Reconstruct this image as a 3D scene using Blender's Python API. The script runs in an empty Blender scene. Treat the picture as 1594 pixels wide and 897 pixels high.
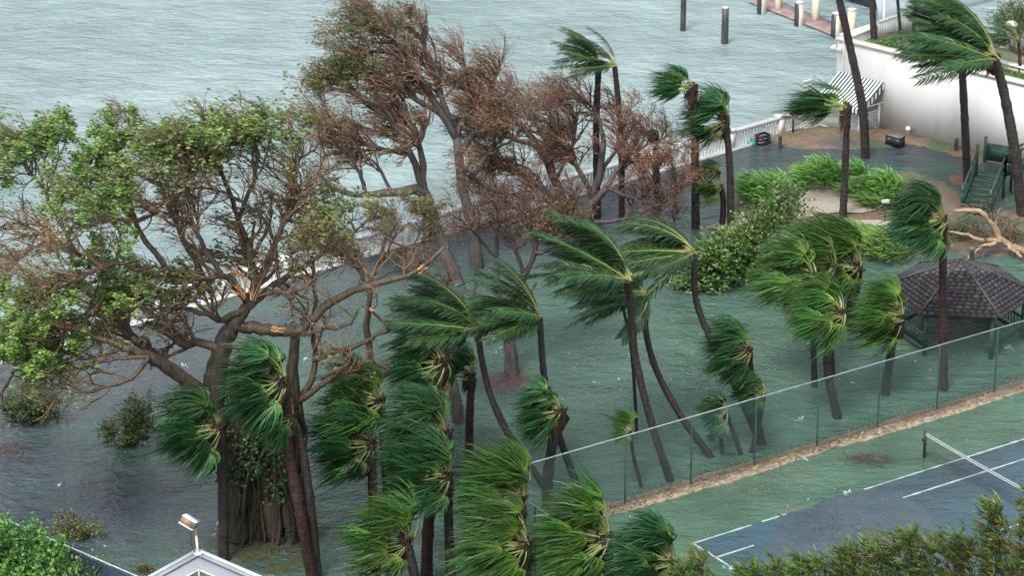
import bpy, math, random
import numpy as np
from mathutils import Vector

# ------------------------------------------------------------------ camera, sky, sun, exposure
SC = bpy.context.scene
F_PX, CAM_H, PITCH, YAW = 4870.0, 51.93, math.radians(22.17), math.radians(33.87)
cam = bpy.data.cameras.new('camera'); cam.sensor_width = 36.0; cam.lens = F_PX / 1594 * 36.0
cam.clip_start = 1.0; cam.clip_end = 6000
cam_ob = bpy.data.objects.new('camera', cam); SC.collection.objects.link(cam_ob)
cam_ob.location = (0, 0, CAM_H); cam_ob.rotation_euler = (math.pi / 2 - PITCH, 0, 0); SC.camera = cam_ob
world = bpy.data.worlds.new('World'); SC.world = world; world.use_nodes = True
SUN_EL, SUN_AZ = math.radians(58), math.radians(208)      # azimuth clockwise from +Y, the light comes from there
wn = world.node_tree.nodes; wl = world.node_tree.links
bg = wn['Background']; sky = wn.new('ShaderNodeTexSky'); sky.sky_type = 'NISHITA'; sky.sun_disc = False
sky.sun_elevation = SUN_EL; sky.sun_rotation = SUN_AZ; sky.dust_density = 3.0; sky.air_density = 1.2; sky.altitude = 0
hs = wn.new('ShaderNodeHueSaturation'); hs.inputs['Saturation'].default_value = 0.42
wl.new(sky.outputs[0], hs.inputs['Color']); wl.new(hs.outputs[0], bg.inputs[0]); bg.inputs[1].default_value = 0.15
sun = bpy.data.lights.new('sun', 'SUN'); sun.energy = 1.5; sun.angle = math.radians(14); sun.color = (1.0, 0.95, 0.88)
sun_ob = bpy.data.objects.new('sun', sun); SC.collection.objects.link(sun_ob)
sd = Vector((math.sin(SUN_AZ) * math.cos(SUN_EL), math.cos(SUN_AZ) * math.cos(SUN_EL), math.sin(SUN_EL)))
sun_ob.rotation_euler = sd.to_track_quat('Z', 'Y').to_euler(); sun_ob.location = (0, 0, 90)
SC.view_settings.view_transform = 'Standard'; SC.view_settings.look = 'None'
SC.view_settings.exposure = 0.92; SC.view_settings.gamma = 1.0
SC.render.engine = 'CYCLES'; SC.cycles.use_denoising = True; SC.cycles.denoising_input_passes = 'RGB_ALBEDO_NORMAL'; SC.cycles.denoising_prefilter = 'ACCURATE'; SC.cycles.use_adaptive_sampling = False
SC.cycles.max_bounces = 6; SC.cycles.diffuse_bounces = 3; SC.cycles.glossy_bounces = 3
SC.cycles.transmission_bounces = 4; SC.cycles.volume_bounces = 0; SC.cycles.caustics_reflective = False

# ------------------------------------------------------------------ geometry helpers
rng = np.random.default_rng(7); random.seed(7)
cP, sP = math.cos(PITCH), math.sin(PITCH)
def ray(px, py):
    a, b = (px - 797) / F_PX, (448 - py) / F_PX
    return np.array([a, cP + b * sP, -sP + b * cP])
def G(px, py, z=0.0):                                     # the place on the level z that the photo shows at a pixel
    d = ray(px, py); return np.array([0, 0, CAM_H]) + d * ((z - CAM_H) / d[2])
def AT(px, py, Y):                                        # the place at distance Y
    d = ray(px, py); return np.array([0, 0, CAM_H]) + d * (Y / d[1])
def to_px(p):
    d = np.asarray(p, float) - np.array([0, 0, CAM_H]); z = d[..., 1] * cP - d[..., 2] * sP
    return 797 + F_PX * d[..., 0] / z, 448 - F_PX * (d[..., 1] * sP + d[..., 2] * cP) / z
COURT0 = G(1079, 846.5)
UD = np.array([math.cos(YAW), math.sin(YAW), 0]); VD = np.array([math.sin(YAW), -math.cos(YAW), 0])
def K(u, v, z=0.0): return COURT0 + u * UD + v * VD + np.array([0, 0, z])
WIND = np.array([-1, 0.12, -0.04]); WIND /= np.linalg.norm(WIND)
ZUP = np.array([0, 0, 1.0])
def nrm(a):
    a = np.asarray(a, float); return a / np.maximum(np.linalg.norm(a, axis=-1, keepdims=True), 1e-9)

class MB:
    def __init__(s): s.v = []; s.q = []; s.t = []; s.qm = []; s.tm = []; s.a = []; s.n = 0
    def add(s, v, q=None, t=None, m=0, tint=0.5):
        v = np.asarray(v, float).reshape(-1, 3)
        if q is not None and len(q):
            q = np.asarray(q, int).reshape(-1, 4); s.q.append(q + s.n); s.qm.append(np.broadcast_to(m, len(q)))
        if t is not None and len(t):
            t = np.asarray(t, int).reshape(-1, 3); s.t.append(t + s.n); s.tm.append(np.broadcast_to(m, len(t)))
        s.v.append(v); s.a.append(np.broadcast_to(np.asarray(tint, float).reshape(-1) if np.ndim(tint) else tint, len(v))); s.n += len(v)
    def box(s, c, ex, ey, ez, m=0, tint=0.5):             # centre and three half vectors
        c, ex, ey, ez = [np.asarray(x, float) for x in (c, ex, ey, ez)]
        v = [c + i * ex + j * ey + k * ez for k in (-1, 1) for j in (-1, 1) for i in (-1, 1)]
        s.add(v, [(0, 2, 3, 1), (4, 5, 7, 6), (0, 1, 5, 4), (2, 6, 7, 3), (0, 4, 6, 2), (1, 3, 7, 5)], None, m, tint)
    def bar(s, a, b, w, h, m=0, up=ZUP):                  # a beam from a to b, w wide and h high
        a, b = np.asarray(a, float), np.asarray(b, float); d = b - a
        sd_ = np.cross(d, up)
        if np.linalg.norm(sd_) < 1e-6: sd_ = np.array([1.0, 0, 0])
        sd_ = nrm(sd_); u2 = nrm(np.cross(sd_, d)); s.box((a + b) / 2, d / 2, sd_ * w / 2, u2 * h / 2, m)
    def tubes(s, P, R, sides=6, m=0, tint=0.5, cap=True):
        P = np.asarray(P, float); R = np.asarray(R, float)
        if P.ndim == 2: P = P[None]; R = R[None]
        n, k, _ = P.shape
        T = np.empty_like(P); T[:, 1:-1] = P[:, 2:] - P[:, :-2]; T[:, 0] = P[:, 1] - P[:, 0]; T[:, -1] = P[:, -1] - P[:, -2]; T = nrm(T)
        mean = nrm(P[:, -1] - P[:, 0]); ref = np.where(np.abs(mean[:, 2:3]) > .8, np.array([[1.0, 0.1, 0]]), np.array([[0.1, 0, 1.0]]))[:, None]
        A = nrm(np.cross(T, ref)); B = np.cross(T, A)
        ang = np.arange(sides) * 2 * math.pi / sides
        V = P[:, :, None] + R[:, :, None, None] * (A[:, :, None] * np.cos(ang)[:, None] + B[:, :, None] * np.sin(ang)[:, None])
        i = np.arange(n)[:, None, None] * k * sides; j = np.arange(k - 1)[None, :, None] * sides; c = np.arange(sides)[None, None]; c2 = (c + 1) % sides
        Q = np.stack([i + j + c, i + j + c2, i + j + sides + c2, i + j + sides + c], -1).reshape(-1, 4)
        tt = np.repeat(np.asarray(tint, float), k * sides) if np.ndim(tint) == 1 and len(tint) == n else tint
        s.add(V.reshape(-1, 3), Q, None, m, tt)
        if cap and n == 1 and sides >= 3:
            b = s.n; s.add([P[0, -1]], None, None, m, 0.5)
            base = b - sides
            s.t.append(np.array([(base + x, base + (x + 1) % sides, b) for x in range(sides)])); s.tm.append(np.broadcast_to(m, sides))
    def strips(s, P, Wd, N, m=0, tint=0.5):               # ribbons: P n,k,3; Wd n,k half widths; N n,3 normals
        n, k, _ = P.shape
        T = np.empty_like(P); T[:, 1:-1] = P[:, 2:] - P[:, :-2]; T[:, 0] = P[:, 1] - P[:, 0]; T[:, -1] = P[:, -1] - P[:, -2]
        S = nrm(np.cross(nrm(T), N[:, None])) * Wd[..., None]
        V = np.stack([P - S, P + S], 2)
        i = np.arange(n)[:, None] * k * 2; j = np.arange(k - 1)[None] * 2
        Q = np.stack([i + j, i + j + 1, i + j + 3, i + j + 2], -1).reshape(-1, 4)
        tt = np.repeat(np.asarray(tint).reshape(-1), 2) if np.ndim(tint) else tint
        s.add(V.reshape(-1, 3), Q, None, m, tt)
    def leaves(s, P, D, N, L, W, m=0, tint=0.5):          # diamond leaves folded along the midrib
        n = len(P); D = nrm(D); S = nrm(np.cross(D, N)); N2 = np.cross(S, D)
        L = np.broadcast_to(L, n)[:, None]; W = np.broadcast_to(W, n)[:, None]
        V = np.stack([P, P + D * L * .5 + S * W * .5 + N2 * W * .15, P + D * L, P + D * L * .5 - S * W * .5 + N2 * W * .15], 1)
        i = np.arange(n)[:, None] * 4
        T = np.concatenate([np.concatenate([i, i + 1, i + 2], 1), np.concatenate([i, i + 2, i + 3], 1)])
        s.add(V.reshape(-1, 3), None, T, m, np.repeat(np.broadcast_to(tint, n), 4))
    def mesh(s, name, mats, origin=(0, 0, 0), smooth=False):
        v = np.concatenate(s.v) - np.asarray(origin, float); a = np.concatenate(s.a)
        q = np.concatenate(s.q) if s.q else np.zeros((0, 4), int); t = np.concatenate(s.t) if s.t else np.zeros((0, 3), int)
        me = bpy.data.meshes.new(name); me.vertices.add(len(v)); me.vertices.foreach_set('co', v.astype(np.float32).ravel())
        me.loops.add(len(q) * 4 + len(t) * 3); me.loops.foreach_set('vertex_index', np.concatenate([q.ravel(), t.ravel()]).astype(np.int32))
        me.polygons.add(len(q) + len(t))
        me.polygons.foreach_set('loop_start', np.concatenate([np.arange(len(q)) * 4, len(q) * 4 + np.arange(len(t)) * 3]).astype(np.int32))
        mi = np.concatenate((s.qm or [np.zeros(0)]) + (s.tm or [np.zeros(0)])) if (s.qm or s.tm) else np.zeros(0)
        for mm in (mats if isinstance(mats, (list, tuple)) else [mats]): me.materials.append(mm)
        me.polygons.foreach_set('material_index', mi.astype(np.int32))
        if smooth: me.polygons.foreach_set('use_smooth', np.ones(len(mi), bool))
        at = me.attributes.new('tint', 'FLOAT', 'POINT'); at.data.foreach_set('value', a.astype(np.float32))
        me.update(calc_edges=True); return me
    def build(s, name, mats, parent=None, origin=None, smooth=False, kind=None):
        o = np.zeros(3) if origin is None else np.asarray(origin, float)
        po = np.array(parent['_o']) if parent is not None and '_o' in parent else np.zeros(3)
        return link(name, s.mesh(name, mats, o, smooth), parent, o - po, kind)
def link(name, me, parent=None, loc=(0, 0, 0), kind=None):
    ob = bpy.data.objects.new(name, me); SC.collection.objects.link(ob); ob.location = [float(x) for x in loc]
    if parent is not None: ob.parent = parent
    if kind: ob['kind'] = kind
    return ob
def thing(name, label, cat, loc, group=None):
    o = bpy.data.objects.new(name, None); SC.collection.objects.link(o); o.location = [float(x) for x in loc]
    o.empty_display_size = .3; o['_o'] = [float(x) for x in loc]; tag(o, label, cat, group); return o
def tag(o, label, cat, group=None):
    o['label'] = label; o['category'] = cat
    if group: o['group'] = group
    return o
def curve(pts, n):                                        # Catmull-Rom through points
    p = np.asarray(pts, float)
    if len(p) == 2: return p[0] + (p[1] - p[0]) * np.linspace(0, 1, n)[:, None]
    q = np.vstack([2 * p[0] - p[1], p, 2 * p[-1] - p[-2]]); seg = len(p) - 1
    u = np.linspace(0, seg - 1e-6, n); i = u.astype(int); t = (u - i)[:, None]
    a, b, c, d = q[i], q[i + 1], q[i + 2], q[i + 3]
    return .5 * (2 * b + (c - a) * t + (2 * a - 5 * b + 4 * c - d) * t ** 2 + (3 * b - a - 3 * c + d) * t ** 3)

# ------------------------------------------------------------------ materials
def new_mat(name):
    m = bpy.data.materials.new(name); m.use_nodes = True; nt = m.node_tree
    return m, nt, nt.nodes['Principled BSDF'], nt.nodes['Material Output']
def N(nt, typ, **kw):
    n = nt.nodes.new(typ)
    for k, v in kw.items():
        if k in n.inputs: n.inputs[k].default_value = v
        else: setattr(n, k, v)
    return n
def c4(c): return (c[0], c[1], c[2], 1)
def ramp(nt, fac, stops):
    r = nt.nodes.new('ShaderNodeValToRGB'); e = r.color_ramp.elements
    while len(e) < len(stops): e.new(0.5)
    for x, (p, c) in zip(e, stops): x.position = p; x.color = c4(c) if len(c) == 3 else c
    nt.links.new(fac, r.inputs[0]); return r.outputs[0]
def noise(nt, scale, detail=5, stretch=(1, 1, 1), rot=0.0, rough=.55, dist=0.0, off=(0, 0, 0)):
    g = N(nt, 'ShaderNodeNewGeometry'); mp = N(nt, 'ShaderNodeMapping'); mp.inputs['Scale'].default_value = stretch
    mp.inputs['Rotation'].default_value = (0, 0, rot); mp.inputs['Location'].default_value = off
    nt.links.new(g.outputs['Position'], mp.inputs['Vector'])
    n = N(nt, 'ShaderNodeTexNoise', Scale=scale, Detail=detail, Roughness=rough, Distortion=dist); nt.links.new(mp.outputs[0], n.inputs['Vector'])
    return n.outputs['Fac']
def mixc(nt, fac, a, b):
    x = nt.nodes.new('ShaderNodeMix'); x.data_type = 'RGBA'
    for s_, v in ((0, fac), (6, a), (7, b)):
        if isinstance(v, (int, float)): x.inputs[s_].default_value = v
        elif isinstance(v, tuple): x.inputs[s_].default_value = c4(v)
        else: nt.links.new(v, x.inputs[s_])
    return x.outputs[2]
def math_(nt, op, a, b=None, c=None):
    x = nt.nodes.new('ShaderNodeMath'); x.operation = op
    for i, v in enumerate((a, b, c)):
        if v is None: continue
        if isinstance(v, (int, float)): x.inputs[i].default_value = v
        else: nt.links.new(v, x.inputs[i])
    return x.outputs[0]
def bump(nt, bs, h, strength, dist):
    b = N(nt, 'ShaderNodeBump', Strength=strength, Distance=dist); nt.links.new(h, b.inputs['Height']); nt.links.new(b.outputs[0], bs.inputs['Normal'])
def surf(name, c1, c2, scale=4, rough=.5, bs=0.3, bd=.02, bscale=None, stretch=(1, 1, 1), lo=.35, hi=.65, spec=.4, metal=0.0):
    m, nt, b, _ = new_mat(name)
    f = noise(nt, scale, 6, stretch); nt.links.new(ramp(nt, f, [(lo, c1), (hi, c2)]), b.inputs['Base Color'])
    b.inputs['Roughness'].default_value = rough; b.inputs['Specular IOR Level'].default_value = spec; b.inputs['Metallic'].default_value = metal
    if bs: bump(nt, b, noise(nt, bscale or scale * 3, 5, stretch), bs, bd)
    return m
def leaf(name, stops, rough=.42, trans=.3, spec=.5, var=.3):      # colour by the tint each leaf carries
    m, nt, b, out = new_mat(name)
    a = N(nt, 'ShaderNodeAttribute', attribute_name='tint')
    col = ramp(nt, a.outputs['Fac'], stops); oi = N(nt, 'ShaderNodeObjectInfo')
    hsv = N(nt, 'ShaderNodeHueSaturation'); nt.links.new(col, hsv.inputs['Color'])
    nt.links.new(math_(nt, 'MULTIPLY_ADD', oi.outputs['Random'], var, 1 - var / 2), hsv.inputs['Value'])
    nt.links.new(math_(nt, 'MULTIPLY_ADD', oi.outputs['Random'], .03, .485), hsv.inputs['Hue'])
    nt.links.new(hsv.outputs[0], b.inputs['Base Color']); b.inputs['Roughness'].default_value = rough; b.inputs['Specular IOR Level'].default_value = spec
    tr = N(nt, 'ShaderNodeBsdfTranslucent'); nt.links.new(hsv.outputs[0], tr.inputs['Color'])
    mx = N(nt, 'ShaderNodeMixShader', Fac=trans); nt.links.new(b.outputs[0], mx.inputs[1]); nt.links.new(tr.outputs[0], mx.inputs[2])
    nt.links.new(mx.outputs[0], out.inputs[0]); return m
def bark(name, c1, c2, ring=0.0, stretch=(6, 6, 1.2), rough=.6):
    m, nt, b, _ = new_mat(name)
    f = noise(nt, 1.6, 6, stretch); nt.links.new(ramp(nt, f, [(.3, c1), (.68, c2)]), b.inputs['Base Color'])
    b.inputs['Roughness'].default_value = rough; b.inputs['Specular IOR Level'].default_value = .35
    h = f
    if ring:
        g = N(nt, 'ShaderNodeNewGeometry'); w = N(nt, 'ShaderNodeTexWave', Scale=ring, Distortion=6, Detail=4); w.bands_direction = 'Z'
        nt.links.new(g.outputs['Position'], w.inputs['Vector']); h = math_(nt, 'ADD', f, math_(nt, 'MULTIPLY', w.outputs['Fac'], .3))
    bump(nt, b, h, .6, .04); return m
GREEN_STOPS = [(0, (.18, .22, .05)), (.14, (.055, .115, .024)), (.5, (.024, .078, .021)), (.8, (.017, .058, .019)), (1, (.04, .058, .017))]
MT = dict(
    fan=leaf('fan_leaf', [(0, (.30, .33, .09)), (.1, (.10, .19, .04)), (.35, (.030, .11, .032)), (.75, (.018, .074, .027)), (1, (.065, .095, .024))], rough=.4, trans=.3, spec=.3, var=.95),
    fanlight=leaf('fan_leaf_pale', [(0, (.36, .40, .10)), (.12, (.16, .25, .038)), (.4, (.055, .15, .026)), (.8, (.034, .10, .022)), (1, (.12, .14, .026))], rough=.4, trans=.32, spec=.3, var=.9),
    fandry=leaf('fan_leaf_dry', [(0, (.30, .25, .11)), (.2, (.13, .12, .04)), (.7, (.075, .075, .025)), (1, (.085, .06, .025))]),
    petiole=leaf('petiole', [(0, (.30, .32, .12)), (1, (.12, .2, .05))], var=.8), heart=leaf('palm_heart', [(0, (.50, .42, .20)), (.6, (.48, .46, .16)), (1, (.22, .30, .07))], trans=.2),
    thatch=leaf('palm_thatch', [(0, (.022, .014, .010)), (1, (.065, .038, .024))], rough=.8, trans=.05),
    feather=leaf('feather_leaf', GREEN_STOPS, var=.8), rachis=leaf('rachis', [(0, (.34, .34, .11)), (.5, (.20, .24, .06)), (1, (.07, .13, .03))]),
    deadleaf=leaf('dead_leaf', [(0, (.12, .06, .04)), (1, (.19, .11, .07))], trans=.1),
    ptrunk=bark('palm_bark', (.014, .011, .011), (.052, .041, .036), 1.3), ptrunkred=bark('palm_bark_red', (.014, .008, .007), (.056, .028, .022), 1.3),
    bark=bark('tree_bark', (.024, .019, .014), (.115, .085, .056), 0), barkred=bark('red_bark', (.045, .027, .02), (.17, .10, .068), 0),
    barkgrey=bark('grey_bark', (.035, .031, .03), (.105, .09, .082), 0), barktan=bark('tan_bark', (.20, .135, .085), (.42, .30, .20), 0),
    rootbark=bark('root_bark', (.014, .012, .009), (.075, .06, .042), 0),
    torn=bark('torn_wood', (.34, .15, .06), (.55, .33, .17), 0, (8, 8, 1)),
    twigred=leaf('red_twig', [(0, (.04, .026, .022)), (.5, (.14, .075, .055)), (1, (.31, .17, .115))], trans=.0, rough=.7),
    twig=leaf('brown_twig', [(0, (.05, .034, .023)), (.6, (.16, .10, .062)), (1, (.36, .215, .12))], trans=.0, rough=.7),
    leafgreen=leaf('broad_leaf', [(0, (.03, .075, .018)), (.45, (.075, .17, .028)), (.8, (.15, .28, .042)), (1, (.25, .36, .07))]),
    leafgrape=leaf('sea_grape_leaf', [(0, (.03, .085, .025)), (.45, (.075, .18, .045)), (.8, (.15, .28, .07)), (1, (.27, .38, .12))]),
    leafolive=leaf('olive_leaf', [(0, (.045, .048, .016)), (.5, (.095, .105, .026)), (.85, (.15, .175, .04)), (1, (.25, .20, .07))]),
    leafrust=leaf('rust_leaf', [(0, (.09, .044, .03)), (.5, (.19, .085, .052)), (.85, (.30, .14, .08)), (1, (.20, .16, .06))], trans=.2),
    leafhedge=leaf('hedge_leaf', [(0, (.035, .10, .025)), (.5, (.075, .22, .045)), (1, (.20, .40, .09))]),
    leafdark=leaf('dark_leaf', [(0, (.025, .05, .02)), (.6, (.05, .10, .03)), (1, (.11, .17, .05))]),
    needle=leaf('needle_spray', [(0, (.05, .085, .02)), (.5, (.10, .17, .032)), (.85, (.16, .25, .045)), (1, (.20, .17, .06))]),
    lily=leaf('strap_leaf', [(0, (.06, .10, .03)), (.2, (.09, .19, .04)), (.6, (.15, .33, .065)), (1, (.28, .48, .14))]),
    white=surf('white_paint', (.70, .72, .72), (.80, .81, .80), 1.5, .45, .1), 
    wallpaint=surf('wall_paint', (.56, .57, .56), (.64, .64, .63), 1.6, .6, .15, .01, 8, (1, 1, .14), .3, .5),
    cap=surf('wall_cap', (.62, .58, .48), (.78, .75, .66), 3, .6),
    stone=surf('balustrade_stone', (.60, .62, .60), (.80, .81, .79), 2.5, .5, .2),
    greenwood=surf('green_wood', (.022, .055, .042), (.05, .11, .082), 3, .4, .3, .01, 12),
    darkwood=surf('dark_wood', (.03, .03, .03), (.075, .07, .065), 4, .5, .4, .01, 15),
    rail=surf('galvanised_rail', (.28, .32, .34), (.44, .49, .50), 6, .4, 0, metal=.2), post=surf('dark_post', (.02, .045, .042), (.05, .085, .078), 8, .45, 0),
    wire=surf('green_wire', (.03, .085, .075), (.06, .13, .115), 8, .4, 0), screen=surf('blue_windscreen', (.022, .045, .075), (.045, .075, .105), .8, .7, .2),
    black=surf('black_metal', (.012, .012, .013), (.03, .03, .03), 6, .4, 0), netband=surf('net_band', (.72, .74, .72), (.82, .83, .8), 6, .6, 0),
    shingle=leaf('wood_shingle', [(0, (.024, .022, .026)), (.6, (.052, .047, .053)), (1, (.085, .078, .083))], rough=.55, trans=0),
    awn_w=surf('awning_white', (.72, .74, .74), (.80, .81, .80), 5, .6, 0), awn_g=surf('awning_green', (.012, .04, .03), (.022, .06, .045), 5, .6, 0),
    pile=surf('piling_dark', (.035, .035, .037), (.085, .08, .075), 5, .5, .4, .02, 10, (2, 2, .4)), pilecream=surf('piling_cream', (.48, .44, .33), (.66, .62, .50), 3, .6, .2, .01, 8, (2, 2, .4)),
    dock=surf('dock_plank', (.20, .13, .115), (.33, .235, .205), 3, .4, .2), path=surf('path_gravel', (.27, .235, .19), (.40, .355, .295), 9, .7, .4, .02, 30),
    bank=None, straw=surf('straw_debris', (.17, .135, .09), (.36, .295, .205), 5, .75, .9, .06, 9), strawbit=leaf('straw_bits', [(0, (.13, .095, .06)), (1, (.38, .30, .20))], trans=.1),
    litter=leaf('litter_bits', [(0, (.05, .035, .03)), (1, (.15, .10, .085))], trans=.1),
    metal=surf('lamp_metal', (.40, .37, .33), (.58, .55, .50), 6, .45, 0), lampside=surf('lamp_bronze', (.16, .11, .07), (.26, .19, .12), 6, .45, 0),
    pole=surf('lamp_pole', (.46, .44, .34), (.60, .57, .46), 6, .5, 0), roof=surf('roof_membrane', (.62, .66, .70), (.74, .77, .80), 1.2, .45, .15, .01, 5),
    seam=surf('roof_seam', (.08, .085, .09), (.14, .15, .15), 5, .5, 0), skyl=surf('skylight_glass', (.05, .065, .06), (.11, .13, .12), 3, .2, 0),
    signgrey=surf('sign_face', (.10, .095, .09), (.16, .15, .14), 6, .5, 0), navy=surf('navy_hull', (.02, .028, .04), (.04, .05, .065), 2, .3, 0),
    stripe=surf('hull_stripe', (.42, .46, .48), (.52, .55, .56), 2, .35, 0), gelcoat=surf('white_gelcoat', (.74, .76, .78), (.82, .83, .84), 2, .3, 0),
    redmulch=surf('red_mulch', (.14, .06, .045), (.26, .12, .09), 8, .7, .5, .03, 20), greenplastic=surf('green_plastic', (.03, .22, .15), (.06, .32, .22), 8, .4, 0),
    line=surf('court_paint', (.26, .33, .31), (.46, .52, .47), 5, .45, .15, .01, 9))
# earth bank: mulch and thin grass
m, nt, b, _ = new_mat('bank_earth'); f1 = noise(nt, .55, 5); f2 = noise(nt, 9, 5)
c1 = ramp(nt, f2, [(.3, (.085, .055, .036)), (.7, (.23, .16, .105))]); c2 = ramp(nt, f2, [(.3, (.035, .06, .03)), (.7, (.10, .145, .06))])
c3 = ramp(nt, f2, [(.3, (.045, .042, .045)), (.7, (.10, .095, .095))])
nt.links.new(mixc(nt, ramp(nt, f1, [(.5, (0, 0, 0)), (.62, (1, 1, 1))]), mixc(nt, ramp(nt, noise(nt, .5, 4, off=(7, 3, 0)), [(.5, (0, 0, 0)), (.6, (1, 1, 1))]), c1, c3), c2), b.inputs['Base Color'])
b.inputs['Roughness'].default_value = .55; bump(nt, b, f2, .7, .05); MT['bank'] = m

def water(name, stops, big, foam, rough, amp, rot, shore=None):
    m, nt, b, _ = new_mat(name)
    h1 = noise(nt, 1.25, 4, (.55, 1, 1), rot, .6, .15); h2 = noise(nt, 4.0, 4, (.6, 1, 1), rot + .3, .6, .1); h3 = noise(nt, .3, 3, (.7, 1, 1), rot - .2)
    big_n = noise(nt, big, 5, (1, 1, 1), .3, .55, .3)
    if shore: 
        sx = N(nt, 'ShaderNodeSeparateXYZ'); g = N(nt, 'ShaderNodeNewGeometry'); nt.links.new(g.outputs['Position'], sx.inputs[0])
        fac = math_(nt, 'ADD', math_(nt, 'MULTIPLY', math_(nt, 'ADD', sx.outputs[0], shore[0]), shore[1]), math_(nt, 'MULTIPLY', big_n, .9))
        fac = math_(nt, 'SUBTRACT', fac, math_(nt, 'MULTIPLY', math_(nt, 'MAXIMUM', math_(nt, 'SUBTRACT', sx.outputs[1], 124), 0), .036))
    else: fac = big_n
    col = ramp(nt, fac, stops)
    mk = noise(nt, .4, 5, (.7, 1, 1), rot + .15, .6, .5, (31, 4, 0)); hv = N(nt, 'ShaderNodeHueSaturation'); nt.links.new(col, hv.inputs['Color']); nt.links.new(math_(nt, 'MULTIPLY_ADD', mk, .8, .62), hv.inputs['Value']); col = hv.outputs[0]
    fn = math_(nt, 'MULTIPLY', noise(nt, 3.6, 3, (1, .45, 1), rot + .9, .6, .8), noise(nt, .5, 3, (1, 1, 1), 1.0))
    fm = ramp(nt, fn, [(foam, (0, 0, 0)), (foam + .05, (1, 1, 1))])
    nt.links.new(mixc(nt, fm, col, (.46, .52, .52)), b.inputs['Base Color'])
    b.inputs['IOR'].default_value = 1.333
    nt.links.new(math_(nt, 'MULTIPLY_ADD', fm, .4, rough), b.inputs['Roughness'])
    h = math_(nt, 'ADD', math_(nt, 'ADD', h1, math_(nt, 'MULTIPLY', h2, .42)), math_(nt, 'MULTIPLY', h3, 1.5))
    bump(nt, b, h, 1.0, amp); return m
MT['bay'] = water('bay_water', [(.3, (.185, .265, .268)), (.7, (.27, .355, .355))], .09, .455, .11, .5, .12)
MT['flood'] = water('flood_water', [(.10, (.048, .058, .072)), (.36, (.046, .068, .072)), (.52, (.050, .098, .078)), (.85, (.066, .128, .096))], .16, .415, .11, .42, -.55, (10.0, .022))
MT['courtgreen'] = water('court_green', [(.3, (.05, .10, .074)), (.6, (.07, .135, .096)), (.8, (.11, .125, .09))], .4, .385, .12, .30, -.35)
MT['courtblue'] = water('court_blue', [(.35, (.05, .078, .09)), (.48, (.046, .088, .11)), (.75, (.044, .10, .135))], .22, .42, .12, .24, -.35)

# ------------------------------------------------------------------ ground: bay, flooded garden, court
def sheet(name, pts, mat, z=0.0, kind='structure', parent=None):
    p = np.array([[x[0], x[1], z] for x in pts]); me = bpy.data.meshes.new(name)
    me.from_pydata([tuple(x) for x in p], [], [tuple(range(len(p)))]); me.materials.append(mat)
    if me.polygons[0].normal.z < 0: me.flip_normals()
    return link(name, me, parent, (0, 0, 0), kind)
SEA_A, SEA_B = G(22, 521, 1.0), G(1282, 161, 1.0); SEA_A[2] = SEA_B[2] = 0
SEA_D = nrm(SEA_B - SEA_A); SEA_N = np.array([SEA_D[1], -SEA_D[0], 0])     # towards the garden
S0, S1 = SEA_A - SEA_D * 60, SEA_B + SEA_D * 3.2
WALL_A, WALL_B = G(1299, 179.5), G(1511, 235); WALL_D = nrm(WALL_B - WALL_A); WALL_N = np.array([WALL_D[1], -WALL_D[0], 0])
WALL_E = WALL_A + WALL_D * 24
bay = sheet('bay_water', [(-1500, -200), (1500, -200), (1500, 2600), (-1500, 2600)], MT['bay'], -0.03)
flood = sheet('flood_water', [S0, S1, WALL_E + WALL_D * 60, (120, 20, 0), (-120, 20, 0), S0 + np.array([-40, -60, 0])], MT['flood'], 0.0)
# tennis court
cs = sheet('tennis_court', [K(-6.4, -3.75), K(32, -3.75), K(32, 14.6), K(-6.4, 14.6)], MT['courtgreen'], 0.005)
sheet('playing_surface', [K(0, 0), K(23.77, 0), K(23.77, 10.97), K(0, 10.97)], MT['courtblue'], 0.010, None, cs)
def cline(u0, v0, u1, v1, w=.095):
    a, b = K(u0, v0), K(u1, v1); d = nrm(b - a); n = np.array([-d[1], d[0], 0]) * w / 2
    k = max(3, int(np.linalg.norm(b - a) / .25)); ts = np.linspace(0, 1, k)
    w_ = np.clip(.95 + rng.normal(0, .28, k), .12, 1.4); mb = MB(); P = a + (b - a) * ts[:, None]
    v = np.concatenate([P - n * w_[:, None], P + n * w_[:, None]]); v[:, 2] = .014
    mb.add(v, [(i, i + 1, k + i + 1, k + i) for i in range(k - 1)]); mb.build('court_line', MT['line'], cs)
for a in ((-.04, 0, 2.7, 0), (3.2, 0, 4.35, 0), (8.1, 0, 23.8, 0), (0, 0, 0, 4.2), (.02, 1.372, 1.75, 1.372), (8.3, 1.372, 23.8, 1.372), (9.8, 5.487, 18.2, 5.487), (0, 6, 0, 10.97), (0, 10.97, 23.8, 10.97)):
    cline(*a)

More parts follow.
